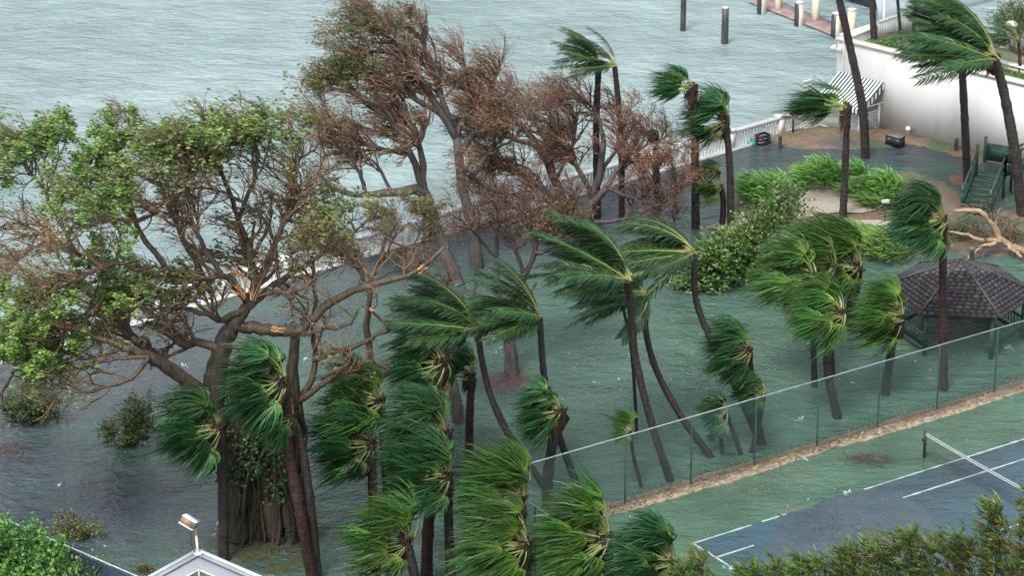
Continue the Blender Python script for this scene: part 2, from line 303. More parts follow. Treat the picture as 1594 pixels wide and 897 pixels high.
# low banks of earth that stand out of the flood
def noise2(x, y, s=1.0, seed=0):
    r = np.random.default_rng(seed); z = 0
    for i in range(6):
        a, p = r.uniform(0, 6.28), r.uniform(0, 6.28); f = s * (.5 + i * .45); z = z + np.sin((x * math.cos(a) + y * math.sin(a)) * f + p) / (1 + i * .6)
    return z / 2.4
def mound(name, outline, h, mat, edge=.8, step=.22, sink=.06, bumpy=.03, kind='structure', parent=None, seed=1, base=0.0):
    P = np.array([p[:2] for p in outline]); lo, hi = P.min(0) - .3, P.max(0) + .3
    xs, ys = np.arange(lo[0], hi[0], step), np.arange(lo[1], hi[1], step); X, Y = np.meshgrid(xs, ys)
    x, y = X.ravel(), Y.ravel(); ins = np.zeros(len(x), bool); dist = np.full(len(x), 1e9)
    for i in range(len(P)):
        a, b = P[i], P[(i + 1) % len(P)]; d = b - a
        t = np.clip(((x - a[0]) * d[0] + (y - a[1]) * d[1]) / (d @ d), 0, 1); dist = np.minimum(dist, np.hypot(x - a[0] - t * d[0], y - a[1] - t * d[1]))
        ins ^= ((a[1] > y) != (b[1] > y)) & (x < d[0] * (y - a[1]) / (d[1] if abs(d[1]) > 1e-9 else 1e-9) + a[0])
    sdv = np.where(ins, dist, -dist) + .25 * edge * noise2(x, y, 3, seed)
    z = base + np.clip(sdv / edge, -1, 1) * h - (sdv < 0) * sink + bumpy * noise2(x, y, 7, seed + 5) + bumpy * .6 * rng.normal(0, .4, len(x))
    keep = (sdv > -edge * .5).reshape(X.shape); nx = len(xs)
    idx = np.arange(len(x)).reshape(X.shape); kq = keep[:-1, :-1] & keep[1:, :-1] & keep[:-1, 1:] & keep[1:, 1:]
    q = np.stack([idx[:-1, :-1][kq], idx[:-1, 1:][kq], idx[1:, 1:][kq], idx[1:, :-1][kq]], -1)
    used = np.unique(q); mp = np.zeros(len(x), int); mp[used] = np.arange(len(used))
    mb = MB(); mb.add(np.stack([x, y, z], -1)[used], mp[q]); return mb.build(name, mat, parent, None, True, kind)
GP = lambda *pts: [G(*p) for p in pts]
mound('garden_bank', GP((1160, 214), (1235, 196), (1335, 192), (1420, 204), (1520, 230), (1640, 262), (1640, 300), (1500, 246), (1420, 226), (1330, 232), (1250, 234)), .16, MT['bank'], 1.0)
mound('planted_bank', GP((1150, 310), (1240, 285), (1300, 270), (1420, 262), (1470, 282), (1530, 330), (1600, 330), (1600, 400), (1470, 395), (1380, 405), (1300, 380), (1180, 360), (1100, 362)), .09, MT['bank'], 1.2, bumpy=.018, seed=4)
pth = sheet('garden_path', GP((1240, 318), (1262, 296), (1284, 290), (1320, 301), (1352, 314), (1378, 328), (1340, 335), (1300, 334), (1265, 340), (1236, 346)), MT['path'], .135)
sheet('garden_path', GP((1290, 352), (1330, 346), (1368, 346), (1396, 350), (1350, 358), (1300, 362)), MT['path'], .135)
sheet('garden_path', GP((1098, 358), (1140, 340), (1160, 342), (1165, 352), (1140, 362)), MT['path'], .135)
mound('red_mulch_bed', GP((1476, 272), (1505, 275), (1510, 290), (1480, 286)), .14, MT['redmulch'], .5, seed=9)
mound('trunk_mound', GP((740, 585), (800, 570), (850, 588), (840, 606), (770, 612)), .02, surf('purple_silt', (.055, .04, .045), (.115, .085, .09), 6, .5, .6), .6, sink=.03, bumpy=.02, seed=11)
mound('root_mound', GP((320, 830), (380, 800), (480, 790), (520, 820), (500, 880), (420, 900), (340, 880)), .012, surf('muddy_grass', (.03, .045, .022), (.075, .085, .045), 5, .5, .7, .04), 1.0, sink=.05, bumpy=.04, seed=12)
so = mound('silt_patch', GP((1205, 806), (1290, 776), (1345, 756), (1400, 768), (1440, 790), (1470, 830), (1460, 880), (1330, 930), (1210, 905), (1185, 868), (1196, 832)), .012, surf('wet_silt', (.045, .072, .088), (.062, .088, .10), 1.2, .14, .7, .05, 3.5), .9, .2, .02, .004, 'stuff', None, 17, .012); tag(so, 'dull grey film of silt washed over the blue court paint', 'silt')
straw = mound('straw_debris_line', [K(-3.4, -4.4), K(1, -4.42), K(5, -4.5), K(9, -4.35), K(14, -4.45), K(19, -4.38), K(30, -4.4), K(30, -3.3), K(19, -3.42), K(14, -3.3), K(9, -3.42), K(4, -3.3), K(0, -3.42), K(-3.4, -3.6)], .09, MT['straw'], .3, .1, .03, .03, 'stuff', None, 13)
tag(straw, 'tan line of washed-up straw debris along the foot of the court fence', 'debris')
def litter(name, label, poly_fn, n, mat, L, z, seed):
    r = np.random.default_rng(seed); P = poly_fn(r, n); P[:, 2] = z + r.uniform(0, .02, n)
    D = r.normal(0, 1, (n, 3)); D[:, 2] *= .15; Nn = np.tile(ZUP, (n, 1)) + r.normal(0, .25, (n, 3))
    mb = MB(); mb.leaves(P, D, Nn, r.uniform(.5, 1.3, n) * L, r.uniform(.2, .4, n) * L, 0, r.uniform(0, 1, n)); o = mb.build(name, mat, kind='stuff'); return tag(o, label, 'debris')
def patch(px, py, rx, ry):
    c = G(px, py); sx = abs(G(px + rx, py)[0] - c[0]); sy = abs(G(px, py - ry)[1] - c[1])
    return lambda r, n: np.stack([c[0] + r.normal(0, .5, n) * sx, c[1] + r.normal(0, .5, n) * sy, np.zeros(n)], -1)
litter('straw_bits', 'loose straw and palm fibre lying on the tan debris line', lambda r, n: np.array([K(u, v) for u, v in zip(r.uniform(-3.4, 30, n), r.normal(-3.88, .2, n))]), 5000, MT['strawbit'], .16, .10, 1)
litter('leaf_litter', 'dark leaf litter washed around the foot of the bare forked tree', patch(800, 592, 50, 14), 900, MT['litter'], .10, .035, 2)
litter('leaf_litter', 'dark patch of leaf litter on the green court surround near the net', patch(1352, 716, 44, 11), 1100, MT['litter'], .09, .02, 3)
litter('leaf_litter', 'scattered leaf litter on the dull blue part of the court', patch(1300, 820, 75, 30), 700, MT['litter'], .08, .02, 4)
litter('leaf_litter', 'brown twigs and leaves floating near the broken tree limb at the picture edge', patch(20, 700, 30, 14), 400, MT['litter'], .12, .02, 5)
litter('leaf_litter', 'reddish leaf scum floating beside the seawall behind the broken banyan limb', patch(610, 395, 50, 18), 1500, MT['litter'], .11, .02, 6)
litter('leaf_litter', 'fallen leaves floating around the roots of the banyan', patch(420, 850, 80, 25), 700, MT['litter'], .09, .05, 8)

litter('torn_leaves', 'torn leaves and twigs drifting over the flooded lawn', patch(1080, 590, 330, 110), 900, MT['strawbit'], .13, .012, 9)
litter('torn_leaves', 'torn leaves and twigs drifting on the grey flood before the screened fence', patch(190, 760, 190, 80), 600, MT['litter'], .14, .012, 10)
litter('torn_leaves', 'pale torn leaves blown over the green court surround', patch(1180, 760, 230, 60), 350, MT['strawbit'], .09, .022, 12)
# ------------------------------------------------------------------ seawall balustrade
bal = thing('seawall_balustrade', 'long white balustrade with turned balusters along the bay seawall', 'balustrade', S0)
def lathe(prof, sides=8):
    mb = MB(); P = np.array([[0, 0, z] for r, z in prof]); R = np.array([r for r, z in prof]); mb.tubes(P, R, sides); return mb
BASE_Z = .06
L_ = np.linalg.norm(S1 - S0)
mb = MB(); mb.bar(S0 + ZUP * -.1, S1 + ZUP * -.1, .5, .36); mb.build('plinth', MT['stone'], bal, S0)
mb = MB(); mb.bar(S0 + ZUP * .93, S1 + ZUP * .93, .34, .14); mb.build('top_rail', MT['white'], bal, S0)
bm_ = lathe([(.07, .08), (.075, .14), (.045, .2), (.085, .36), (.075, .46), (.045, .7), (.045, .78), (.07, .82), (.07, .86)]).mesh('baluster', MT['stone'], smooth=True)
d0 = np.linalg.norm(SEA_A - S0) - 3; i = 0
pm = MB(); pm.box((0, 0, .47), (.17, 0, 0), (0, .17, 0), (0, 0, .47)); pm.box((0, 0, 1.03), (.21, 0, 0), (0, .21, 0), (0, 0, .04)); pmesh = pm.mesh('pier', MT['stone'])
s = d0
while s < L_ - .1:
    p = SEA_D * s
    if i % 16 == 0:
        o = link('pier', pmesh, bal, p); o.rotation_euler.z = math.atan2(SEA_D[1], SEA_D[0])
    else: link('baluster', bm_, bal, p)
    s += .21; i += 1

# ------------------------------------------------------------------ white retaining wall with terrace, awning and lattice
WH = 4.05
rw = thing('retaining_wall', 'tall plain white wall with cream coping beside the garden', 'wall', WALL_A)
mb = MB(); mb.box(WALL_A + WALL_D * 12 - WALL_N * .15 + ZUP * (WH / 2 - .3), WALL_D * 12, WALL_N * .15, ZUP * (WH / 2 + .3))
BK = -WALL_N                                              # away from the garden, out over the terrace
mb.box(WALL_A + WALL_D * .15 + BK * 2.65 + ZUP * (WH / 2 - .3), WALL_D * .15, BK * 2.35, ZUP * (WH / 2 + .3)); mb.build('wall', MT['wallpaint'], rw, WALL_A)
mb = MB(); mb.box(WALL_A + WALL_D * 12 + BK * .15 + ZUP * (WH + .07), WALL_D * 12.06, WALL_N * .24, ZUP * .07); mb.build('coping', MT['cap'], rw, WALL_A)
mb = MB(); mb.box(WALL_A + WALL_D * .15 + BK * 2.72 + ZUP * (WH + .068), WALL_D * .24, BK * 2.32, ZUP * .066); mb.build('coping', MT['cap'], rw, WALL_A)
mb = MB(); mb.tubes(np.array([WALL_A + WALL_D * .42 + WALL_N * .05 + ZUP * z for z in (.2, 2, WH)]), np.full(3, .03), 8); mb.build('downpipe', MT['cap'], rw, WALL_A)
TZ = WH - .45
tp_ = [WALL_A + BK * .3 + WALL_D * .3, WALL_E + BK * .3, WALL_E + BK * 9, G(1640, 92, TZ), G(1502, 60, TZ), G(1432, 37, TZ), G(1424, 37, TZ), G(1362, 57, TZ), G(1330, 50, TZ)]
mb = MB(); q = len(tp_); mb.add([np.array([x[0], x[1], TZ]) for x in tp_] + [np.array([x[0], x[1], -.4]) for x in tp_], [(i, (i + 1) % q, q + (i + 1) % q, q + i) for i in range(q)], [(0, i, i + 1) for i in range(1, q - 1)]); mb.build('terrace', MT['bank'], kind='structure')
# corner flood lamps
fl = thing('wall_lamp', 'pair of white flood lamps under the corner of the tall wall', 'lamp', WALL_A + ZUP * (WH - .2))
for dx in (-.05, .3):
    mb = MB(); c = WALL_A + WALL_D * dx + WALL_N * .12 + ZUP * (WH - .28)
    mb.tubes(np.array([c, c + WALL_N * .1 - ZUP * .05, c + WALL_N * .25 - ZUP * .15]), np.array([.07, .12, .15]), 10); mb.build('lamp_head', MT['white'], fl, WALL_A + ZUP * (WH - .2), True)
# awning
aw = thing('striped_awning', 'green and white striped awning sloping from the white wall', 'awning', WALL_A + WALL_D * .4 + ZUP * 2.2)
AT_, AB_ = 2.45, 1.55; a0, a1 = .2, 2.95; outw = 2.15; nst = 28
mb = MB()
for i in range(nst):
    s0, s1 = a0 + (a1 - a0) * i / nst, a0 + (a1 - a0) * (i + 1) / nst
    q = [WALL_A + WALL_D * s + WALL_N * (.03 + outw * f) + ZUP * (AT_ + (AB_ - AT_) * f - .12 * math.sin(math.pi * f)) for f in (0, .5, 1) for s in (s0, s1)]
    m_ = i % 2
    mb.add(q, [(0, 1, 3, 2), (2, 3, 5, 4)], None, m_)
    v = [q[4], q[5], q[5] - ZUP * .2, q[4] - ZUP * .2, (q[4] + q[5]) / 2 - ZUP * .27]; mb.add(v, [(0, 1, 2, 3)], [(3, 2, 4)], m_)
mb.build('canopy', [MT['awn_w'], MT['awn_g']], aw, WALL_A + WALL_D * .4 + ZUP * 2.2)
mb = MB(); k = 14
for i in range(k):
    f0, f1 = i / k, (i + 1) / k; zf = lambda f: AT_ + (AB_ - AT_) * f - .12 * math.sin(math.pi * f)
    p0, p1 = [WALL_A + WALL_D * (a1 + .004) + WALL_N * (.03 + outw * f) + ZUP * zf(f) for f in (f0, f1)]
    mb.add([p0, p1, p1 - ZUP * .32, p0 - ZUP * .32], [(0, 1, 2, 3)], None, i % 2)
mb.build('valance', [MT['awn_w'], MT['awn_g']], aw, WALL_A + WALL_D * .4 + ZUP * 2.2)
mb = MB()
for s in (a0, a1):
    mb.tubes(np.array([WALL_A + WALL_D * s + WALL_N * .05 + ZUP * 1.4, WALL_A + WALL_D * s + WALL_N * outw + ZUP * AB_]), np.full(2, .02), 6)
mb.build('frame', MT['metal'], aw, WALL_A + WALL_D * .4 + ZUP * 2.2)
# lattice enclosure
LC, LL, LR = G(1336, 208.5), G(1271, 193), G(1367, 197.5)
lf = thing('lattice_fence', 'white lattice enclosure below the striped awning', 'fence', LC)
def lattice_panel(a, b, h):
    d = b - a; L = np.linalg.norm(d); d = nrm(d); n = np.array([d[1], -d[0], 0]); mb = MB(); s = -h
    while s < L:
        for sg in (0, 1):
            x0, x1 = (s, s + h); z0, z1 = (0, h)
            if sg: z0, z1 = h, 0
            c0, c1 = max(0, x0), min(L, x1)
            if c1 - c0 < .02: continue
            za, zb = z0 + (z1 - z0) * (c0 - x0) / h, z0 + (z1 - z0) * (c1 - x0) / h
            o = n * (.008 if sg else -.008)
            mb.bar(a + d * c0 + ZUP * za + o, a + d * c1 + ZUP * zb + o, .012, .042, 0, n if False else ZUP)
        s += .155
    mb.build('lattice', MT['white'], lf, LC)
    for z in (.02, h): mm = MB(); mm.bar(a + ZUP * z, b + ZUP * z, .06, .07); mm.build('rail', MT['white'], lf, LC)
lattice_panel(LL, LC, .95); lattice_panel(LC, LR, .95)
for p in (LL, LC, LR):
    mb = MB(); mb.box(p + ZUP * .5, (.055, 0, 0), (0, .055, 0), (0, 0, .6)); mb.tubes(np.array([p + ZUP * z for z in (1.1, 1.15, 1.2, 1.25)]), np.array([.04, .075, .06, .01]), 8); mb.build('post', MT['white'], lf, LC)
# swim ladder behind the awning
LAD = G(1282, 150, .0)
ld = thing('swim_ladder', 'white tubular boarding ladder beyond the balustrade beside the awning', 'ladder', LAD)
for s in (-.35, .35):
    c = LAD + SEA_D * s; mb = MB(); pts = [c + SEA_N * .3 + ZUP * .4, c + SEA_N * .3 + ZUP * 1.0, c + ZUP * 1.2, c - SEA_N * .7 + ZUP * 1.1, c - SEA_N * 1.1 + ZUP * .7, c - SEA_N * 1.25 + ZUP * -.5]
    mb.tubes(curve(pts, 16), np.full(16, .018), 6); mb.build('handrail', MT['metal'], ld, LAD, True)
for z in (.1, .35, .6):
    mb = MB(); mb.bar(LAD + SEA_D * -.35 - SEA_N * 1.18 + ZUP * z, LAD + SEA_D * .35 - SEA_N * 1.18 + ZUP * z, .12, .04); mb.build('rung', MT['white'], ld, LAD)

def boxthing(name, label, cat, c, sx, sy, sz, mat, rz=0.0):
    c = np.asarray(c, float); ux, uy = np.array([math.cos(rz), math.sin(rz), 0]), np.array([-math.sin(rz), math.cos(rz), 0]); return c, ux, uy
# sign on post, utility box, small posts, garden signs
SG = G(1234, 210)
t = thing('notice_sign', 'dark square notice on a post in front of the balustrade', 'sign', SG)
mb = MB(); mb.box(SG + ZUP * .75, (.045, 0, 0), (0, .045, 0), (0, 0, .8)); mb.build('post', MT['darkwood'], t, SG)
fc = nrm(np.array([-SG[0], -SG[1], 0])); sdx = np.array([-fc[1], fc[0], 0])
mb = MB(); mb.box(SG + ZUP * 1.42 + fc * .07, sdx * .21, fc * .02, ZUP * .3); bd = mb.build('board', MT['signgrey'], t, SG)
for dx, dz, w in ((0, .05, .035), (-.05, -.06, .03), (.05, -.06, .03), (0, .17, .06)):
    mb = MB(); mb.box(SG + ZUP * (1.42 + dz) + fc * .094 + sdx * dx, sdx * w, fc * .003, ZUP * (.055 if dz < .1 else .02)); mb.build('pictogram', MT['netband'], t, SG)
UB = G(1393, 226)
t = thing('utility_box', 'black utility box on the bank near the foot of the white wall', 'box', UB)
mb = MB(); mb.box(UB + ZUP * .26, WALL_D * .42, WALL_N * .24, ZUP * .27); mb.build('housing', MT['black'], t, UB)
mb = MB(); mb.box(UB + ZUP * .55, WALL_D * .46, WALL_N * .28, ZUP * .025); mb.build('lid', MT['signgrey'], t, UB)
for dx in (-.25, .25):
    mb = MB(); mb.box(UB + WALL_D * dx + WALL_N * .243 + ZUP * .28, WALL_D * .15, WALL_N * .004, ZUP * .16); mb.build('door', MT['navy'], t, UB)
SP = G(1416, 211.5) + WALL_N * .1
t = thing('garden_spotlight', 'small white spotlight on a stake at the foot of the white wall', 'lamp', SP)
mb = MB(); mb.tubes(np.array([SP, SP + ZUP * .35]), np.full(2, .025), 6); mb.build('stake', MT['metal'], t, SP)
mb = MB(); mb.tubes(np.array([SP + ZUP * .3 - WALL_N * .05, SP + ZUP * .4, SP + ZUP * .48 + WALL_N * .12]), np.array([.05, .1, .12]), 10); mb.build('lamp_head', MT['white'], t, SP, True)
def bollard(px, py, h, r, label, mat=MT['darkwood']):
    p = G(px, py); t = thing('wooden_bollard', label, 'bollard', p, 'short wooden garden posts')
    mb = MB(); mb.tubes(np.array([p - ZUP * .1, p + ZUP * h * .8, p + ZUP * h]), np.array([r, r, r]), 8); mb.build('post', mat, t, p)
    mb = MB(); mb.tubes(np.array([p + ZUP * h * 1.001, p + ZUP * (h + .03), p + ZUP * (h + .06)]), np.array([r * 1.15, r * 1.1, r * .4]), 8); mb.build('cap', MT['signgrey'], t, p)
bollard(1488, 236, .72, .1, 'dark wooden post at the wall foot near the tall palm trunk')
bollard(1214, 230, .7, .09, 'dark wooden post standing in the flood right of the green float')
bollard(1338, 312, .85, .13, 'grey wooden post between the strap-leaved clumps at the path')
bollard(1512, 412, .8, .11, 'small post in the flood behind the gazebo roof')
def plaque(px, py, h, label, lying=False):
    p = G(px, py, .1); t = thing('plant_label', label, 'sign', p, 'white plant signs in the garden')
    f = np.array([-.25, -.85, .45]) if not lying else np.array([.1, -.3, .95]); f = nrm(f); sx = nrm(np.cross(ZUP, f)); up = np.cross(f, sx)
    mb = MB(); mb.tubes(np.array([p - ZUP * .1, p + ZUP * h]), np.full(2, .035), 6); mb.build('post', MT['darkwood'], t, p)
    mb = MB(); c = p + ZUP * (h + .06); mb.box(c, sx * .18, up * .12, f * .015); mb.build('plate', MT['metal'], t, p)
    for z in (-.06, 0, .06): mb = MB(); mb.box(c + up * z + f * .0165, sx * .12, up * .008, f * .001); mb.build('text_line', MT['signgrey'], t, p)
plaque(1377, 345, .95, 'white plant sign on a dark post beside the curved path')
plaque(1341, 378, .1, 'white plant sign tipped over in front of the round clump by the path', True)
CR = G(1187, 224)
t = thing('plastic_crate', 'dark slatted crate floating against the balustrade', 'crate', CR)
for z in (.12, .3, .48):
    for sgn in (-1, 1):
        mb = MB(); mb.box(CR + SEA_N * .22 * sgn + ZUP * z, SEA_D * .32, SEA_N * .015, ZUP * .06); mb.build('slat', MT['black'], t, CR)
        mb = MB(); mb.box(CR + SEA_D * .33 * sgn + ZUP * z, SEA_N * .2, SEA_D * .015, ZUP * .06); mb.build('slat', MT['black'], t, CR)
FB = G(1170, 223)
t = thing('green_float', 'green plastic float lying in the water by the dark crate', 'float', FB)
mb = MB(); mb.tubes(np.array([FB + ZUP * z for z in (-.02, .05, .14, .19, .2)]), np.array([.28, .31, .26, .12, .02]), 12); mb.build('shell', MT['greenplastic'], t, FB, True)
mb = MB(); mb.tubes(curve([FB + np.array([-.1, 0, .17]), FB + np.array([0, 0, .28]), FB + np.array([.1, 0, .17])], 7), np.full(7, .02), 6); mb.build('handle', MT['greenplastic'], t, FB)

# terrace behind the wall: parapets, plank fence, hedge
def low_wall(a, b, h, th, name, label, z, mat='white', slats=False):
    t = thing(name, label, 'wall' if not slats else 'fence', a + ZUP * z); a, b = a + ZUP * z, b + ZUP * z
    d = nrm(b - a); L = np.linalg.norm(b - a)
    if not slats:
        mb = MB(); mb.bar(a + ZUP * h / 2, b + ZUP * h / 2, th, h); mb.build('wall', MT[mat], t, a)
        mb = MB(); mb.bar(a + ZUP * (h + .05), b + ZUP * (h + .05), th + .12, .1); mb.build('coping', MT['cap'], t, a)
    else:
        n = int(L / .2)
        for i in range(n):
            c = a + d * (i + .5) * L / n; mb = MB(); mb.box(c + ZUP * h / 2, d * .085, np.array([-d[1], d[0], 0]) * .015, ZUP * h / 2); mb.build('board', MT['white'], t, a)
        mb = MB(); mb.bar(a + ZUP * (h + .03), b + ZUP * (h + .03), .12, .06); mb.build('rail', MT['white'], t, a)
low_wall(G(1310, 56, WH), G(1354, 41, WH), .35, .25, 'parapet', 'short cream parapet at the far end of the white wall', 0 - WH + WH - .35, 'wallpaint')
low_wall(G(1366, 60, TZ), G(1422, 42, TZ), .9, .04, 'plank_fence', 'white plank fence section left of the thin terrace palms', 0, 'white', True)
low_wall(G(1430, 42, TZ), G(1500, 64, TZ), .8, .04, 'plank_fence', 'white plank fence section behind the big wind-blown palm crown', 0, 'white', True)
low_wall(G(1540, 101, TZ), G(1640, 126, TZ), .3, .3, 'terrace_kerb', 'low pale kerb wall on the terrace behind the leaning palm', 0, 'cap')
TP = G(1572, 76, TZ)
t = thing('gate_pillar', 'pale gate pillar with domed cap at the back of the terrace', 'pillar', TP)
mb = MB(); mb.box(TP + ZUP * .6, (.22, 0, 0), (0, .22, 0), (0, 0, .7)); mb.build('shaft', MT['wallpaint'], t, TP)
mb = MB(); mb.tubes(np.array([TP + ZUP * z for z in (1.3, 1.36, 1.46, 1.54)]), np.array([.34, .34, .24, .03]), 12); mb.build('cap', MT['cap'], t, TP)

# ------------------------------------------------------------------ dock, pilings, boats
def dark_pile(px, pytop, pybase, w, label):
    p = G(px, pybase); top = AT(px, pytop, p[1]); t = thing('mooring_pile', label, 'piling', p, 'bay pilings')
    h = top[2]; mb = MB(); mb.tubes(np.array([p + ZUP * z for z in (-1, 0, h * .6, h)]), np.array([w, w, w * .97, w * .94]), 10); mb.build('shaft', MT['pile'], t, p)
    mb = MB(); mb.tubes(np.array([p + ZUP * z for z in (h + .002, h + .05, h + .07)]), np.array([w * .9, w * .8, w * .2]), 10); mb.build('cap', MT['metal'], t, p)
dark_pile(1063, -45, 46, .16, 'dark round piling standing alone, cut off by the top of the picture')
dark_pile(1128, 11, 66, .2, 'dark round piling with flat top standing alone in the bay')
DK0, DK1 = G(1165, 3), G(1312, 62); DKD = nrm(DK1 - DK0); DKN = np.array([-DKD[1], DKD[0], 0])
if DKN[1] < 0: DKN = -DKN
dk = thing('dock', 'reddish plank dock awash between cream pilings', 'dock', DK0)
nL = int(np.linalg.norm(DK1 - DK0) / .2)
pk = MB(); pk.box((0, 0, 0), DKD * .09, DKN * .75, (0, 0, .03)); pkm = pk.mesh('plank', MT['dock'])
for i in range(nL): link('plank', pkm, dk, DKD * (i + .5) * .2 + DKN * .75 + ZUP * (.06 + random.uniform(-.006, .006)))
def dock_pile(px, ytop, ybase, side, label):
    p = G(px, ybase); h = AT(px, ytop, p[1])[2]; t = thing('dock_pile', label, 'piling', p, 'cream dock pilings')
    mb = MB(); mb.box(p + ZUP * (h / 2 - .5), DKD * .17, DKN * .17, ZUP * (h / 2 + .5)); mb.build('shaft', MT['pilecream'], t, p)
    mb = MB(); mb.box(p + ZUP * (h + .03), DKD * .19, DKN * .19, ZUP * .03); mb.build('cap', MT['white'], t, p)
    if side: mb = MB(); mb.box(p + ZUP * (h / 2 - .5) - DKN * .2, DKD * .165, DKN * .028, ZUP * (h / 2 + .45)); mb.build('fender_board', MT['navy'], t, p)
dock_pile(1186, -22, 19, 1, 'cream dock piling with dark fender at the outer end of the dock')
dock_pile(1244, 3, 38, 1, 'cream dock piling with dark fender in the middle of the dock')
dock_pile(1301, 20, 56, 1, 'cream dock piling with dark fender beside the white wall corner')
dock_pile(1211, -35, 13, 0, 'plain cream piling on the far dock edge near its outer end')
dock_pile(1269, -20, 31, 0, 'plain cream piling on the far dock edge at mid length')
dock_pile(1325, 14, 50, 0, 'plain cream piling behind the leaning palm trunk')
def hull(name, label, c, d, L, B, Hh, mats, stripe=True):
    d = nrm(d); n = np.array([-d[1], d[0], 0]); t = thing(name, label, 'boat', c); ns = 15; mb = MB(); ring = []
    for i in range(ns):
        u = i / (ns - 1); w = B / 2 * (math.sin(math.pi * (.5 + .5 * u)) ** .6 if u < .999 else .02); w = max(w, .03); sh = Hh * (1 + .35 * u * u); fl = .55 + .25 * (1 - u)
        ring.append([c + d * L * (u - .5 - .08 * u * (1 - z)) + n * w * k * (fl + (1 - fl) * z) + ZUP * (-.3 + (sh + .3) * z) for k, z in ((-1, 1), (-1, .6), (-1, 0), (1, 0), (1, .6), (1, 1))])
    v = np.array(ring).reshape(-1, 3); q = [(i * 6 + j, i * 6 + j + 1, i * 6 + 7 + j, i * 6 + 6 + j) for i in range(ns - 1) for j in range(5)]
    mb.add(v, q, None, 0); mb.add(v[:6], [(0, 1, 4, 5), (1, 2, 3, 4)]); mb.build('hull', mats[0], t, c, True)
    mb = MB(); R = np.array(ring); mb.add(np.concatenate([R[:, 0] - ZUP * .08, R[:, 5] - ZUP * .08]), [(i, i + 1, ns + i + 1, ns + i) for i in range(ns - 1)]); mb.build('deck', mats[1], t, c)
    if stripe:
        for k, sgn in ((0, -1), (5, 1)):
            mb = MB(); P = R[:, k] * .86 + R[:, 1 if k == 0 else 4] * .14 + n * sgn * .03; mb.tubes(P, np.full(ns, .09), 6); mb.build('rub_rail', mats[2], t, c)
    mb = MB(); cc = c + d * (-L * .08) + ZUP * (Hh + .45); v = []
    for z, s in ((0, 1), (1, .72)): v += [cc + d * L * .2 * s * a + n * B * .32 * s * b_ + ZUP * (z * .9 - .5) for a, b_ in ((-1, -1), (1, -1), (1, 1), (-1, 1))]
    mb.add(v, [(0, 1, 5, 4), (1, 2, 6, 5), (2, 3, 7, 6), (3, 0, 4, 7), (4, 5, 6, 7)]); mb.build('cabin', mats[1], t, c)
    mb = MB(); P = R[5:, 0] + ZUP * .5; mb.tubes(P, np.full(len(P), .025), 5); P = R[5:, 5] + ZUP * .5; mb.tubes(P, np.full(len(P), .025), 5); mb.build('bow_rail', MT['metal'], t, c)
hull('motor_boat', 'dark hulled boat with pale stripe moored behind the wall corner', G(1352, 2), DKD, 7.5, 2.4, .85, (MT['navy'], MT['navy'], MT['stripe']))
hull('motor_boat', 'white flared boat hull at the top edge behind the thin terrace palms', G(1445, 12), np.array([-.55, -.5, 0]), 9.5, 3.2, 1.5, (MT['gelcoat'], MT['gelcoat'], MT['navy']))
PL = G(1375, 40)
t = thing('marina_light', 'thin white dock light pole near the dark boat', 'lamp', PL)
mb = MB(); mb.tubes(np.array([PL, PL + ZUP * 2.4]), np.full(2, .05), 8); mb.build('pole', MT['white'], t, PL)
mb = MB(); mb.tubes(np.array([PL + ZUP * z for z in (.0, .12, .2)]), np.array([.35, .35, .1]), 10); mb.build('base', MT['white'], t, PL)
mb = MB(); mb.tubes(np.array([PL + ZUP * z for z in (2.4, 2.5, 2.65)]), np.array([.06, .15, .05]), 10); mb.build('lamp_head', MT['white'], t, PL)

# ------------------------------------------------------------------ court fences and net
def chain_fence(name, label, a, b, h, n, spacing, corner_a=True, fabric='wire', origin=None):
    t = thing(name, label, 'fence', a); d = nrm(b - a); L = np.linalg.norm(b - a); nn = np.array([d[1], -d[0], 0])
    pm = MB(); pm.tubes(np.array([(0, 0, -.2), (0, 0, h)]), np.full(2, .036), 8); pmm = pm.mesh('post', MT['post'])
    for i in range(n + 1): link('post', pmm, t, d * i * spacing)
    mb = MB(); mb.tubes(np.array([a + ZUP * h, b + ZUP * h]), np.full(2, .026), 8); mb.build('top_rail', MT['rail'], t, a)
    if fabric == 'wire':
        P0, P1 = [], []; s = -h
        while s < L:
            for z0, z1 in ((.02, h - .02), (h - .02, .02)):
                c0, c1 = max(0, s), min(L, s + h)
                if c1 - c0 < .03: continue
                f = lambda c: z0 + (z1 - z0) * (c - s) / h
                P0.append(a + d * c0 + nn * .04 + ZUP * f(c0)); P1.append(a + d * c1 + nn * (.04 + .004) + ZUP * f(c1))
            s += .075
        mb = MB(); P = np.stack([np.array(P0), np.array(P1)], 1); mb.tubes(P, np.full(P.shape[:2], .0032), 3); mb.build('wire_mesh', MT['wire'], t, a)
    else:
        mb = MB(); k = int(L / .5); ts = np.linspace(0, L, k); w = .05 * np.sin(ts * 2.3) + .03 * np.sin(ts * 5.1)
        v = np.concatenate([a + d * ts[:, None] + nn * (.05 + w[:, None]) + ZUP * .05, a + d * ts[:, None] + nn * .05 + ZUP * (h - .06)])
        mb.add(v, [(i, i + 1, k + i + 1, k + i) for i in range(k - 1)]); mb.build('windscreen', MT['screen'], t, a, True)
    return t
FU0, FSP, FV, FH = -3.346 - 3.078, 3.078, -3.905, 2.92
chain_fence('court_fence', 'long green chain-link fence with pale top rail beside the court', K(FU0, FV), K(FU0 + 11 * FSP, FV), FH, 11, FSP)
chain_fence('court_fence', 'short return of the chain-link fence behind the court baseline', K(FU0, FV), K(FU0, FV + 6 * 3.05), FH, 6, 3.05)
f2a, f2b = G(-30, 792, 3.0), G(330, 948, 3.0); f2a[2] = f2b[2] = 0
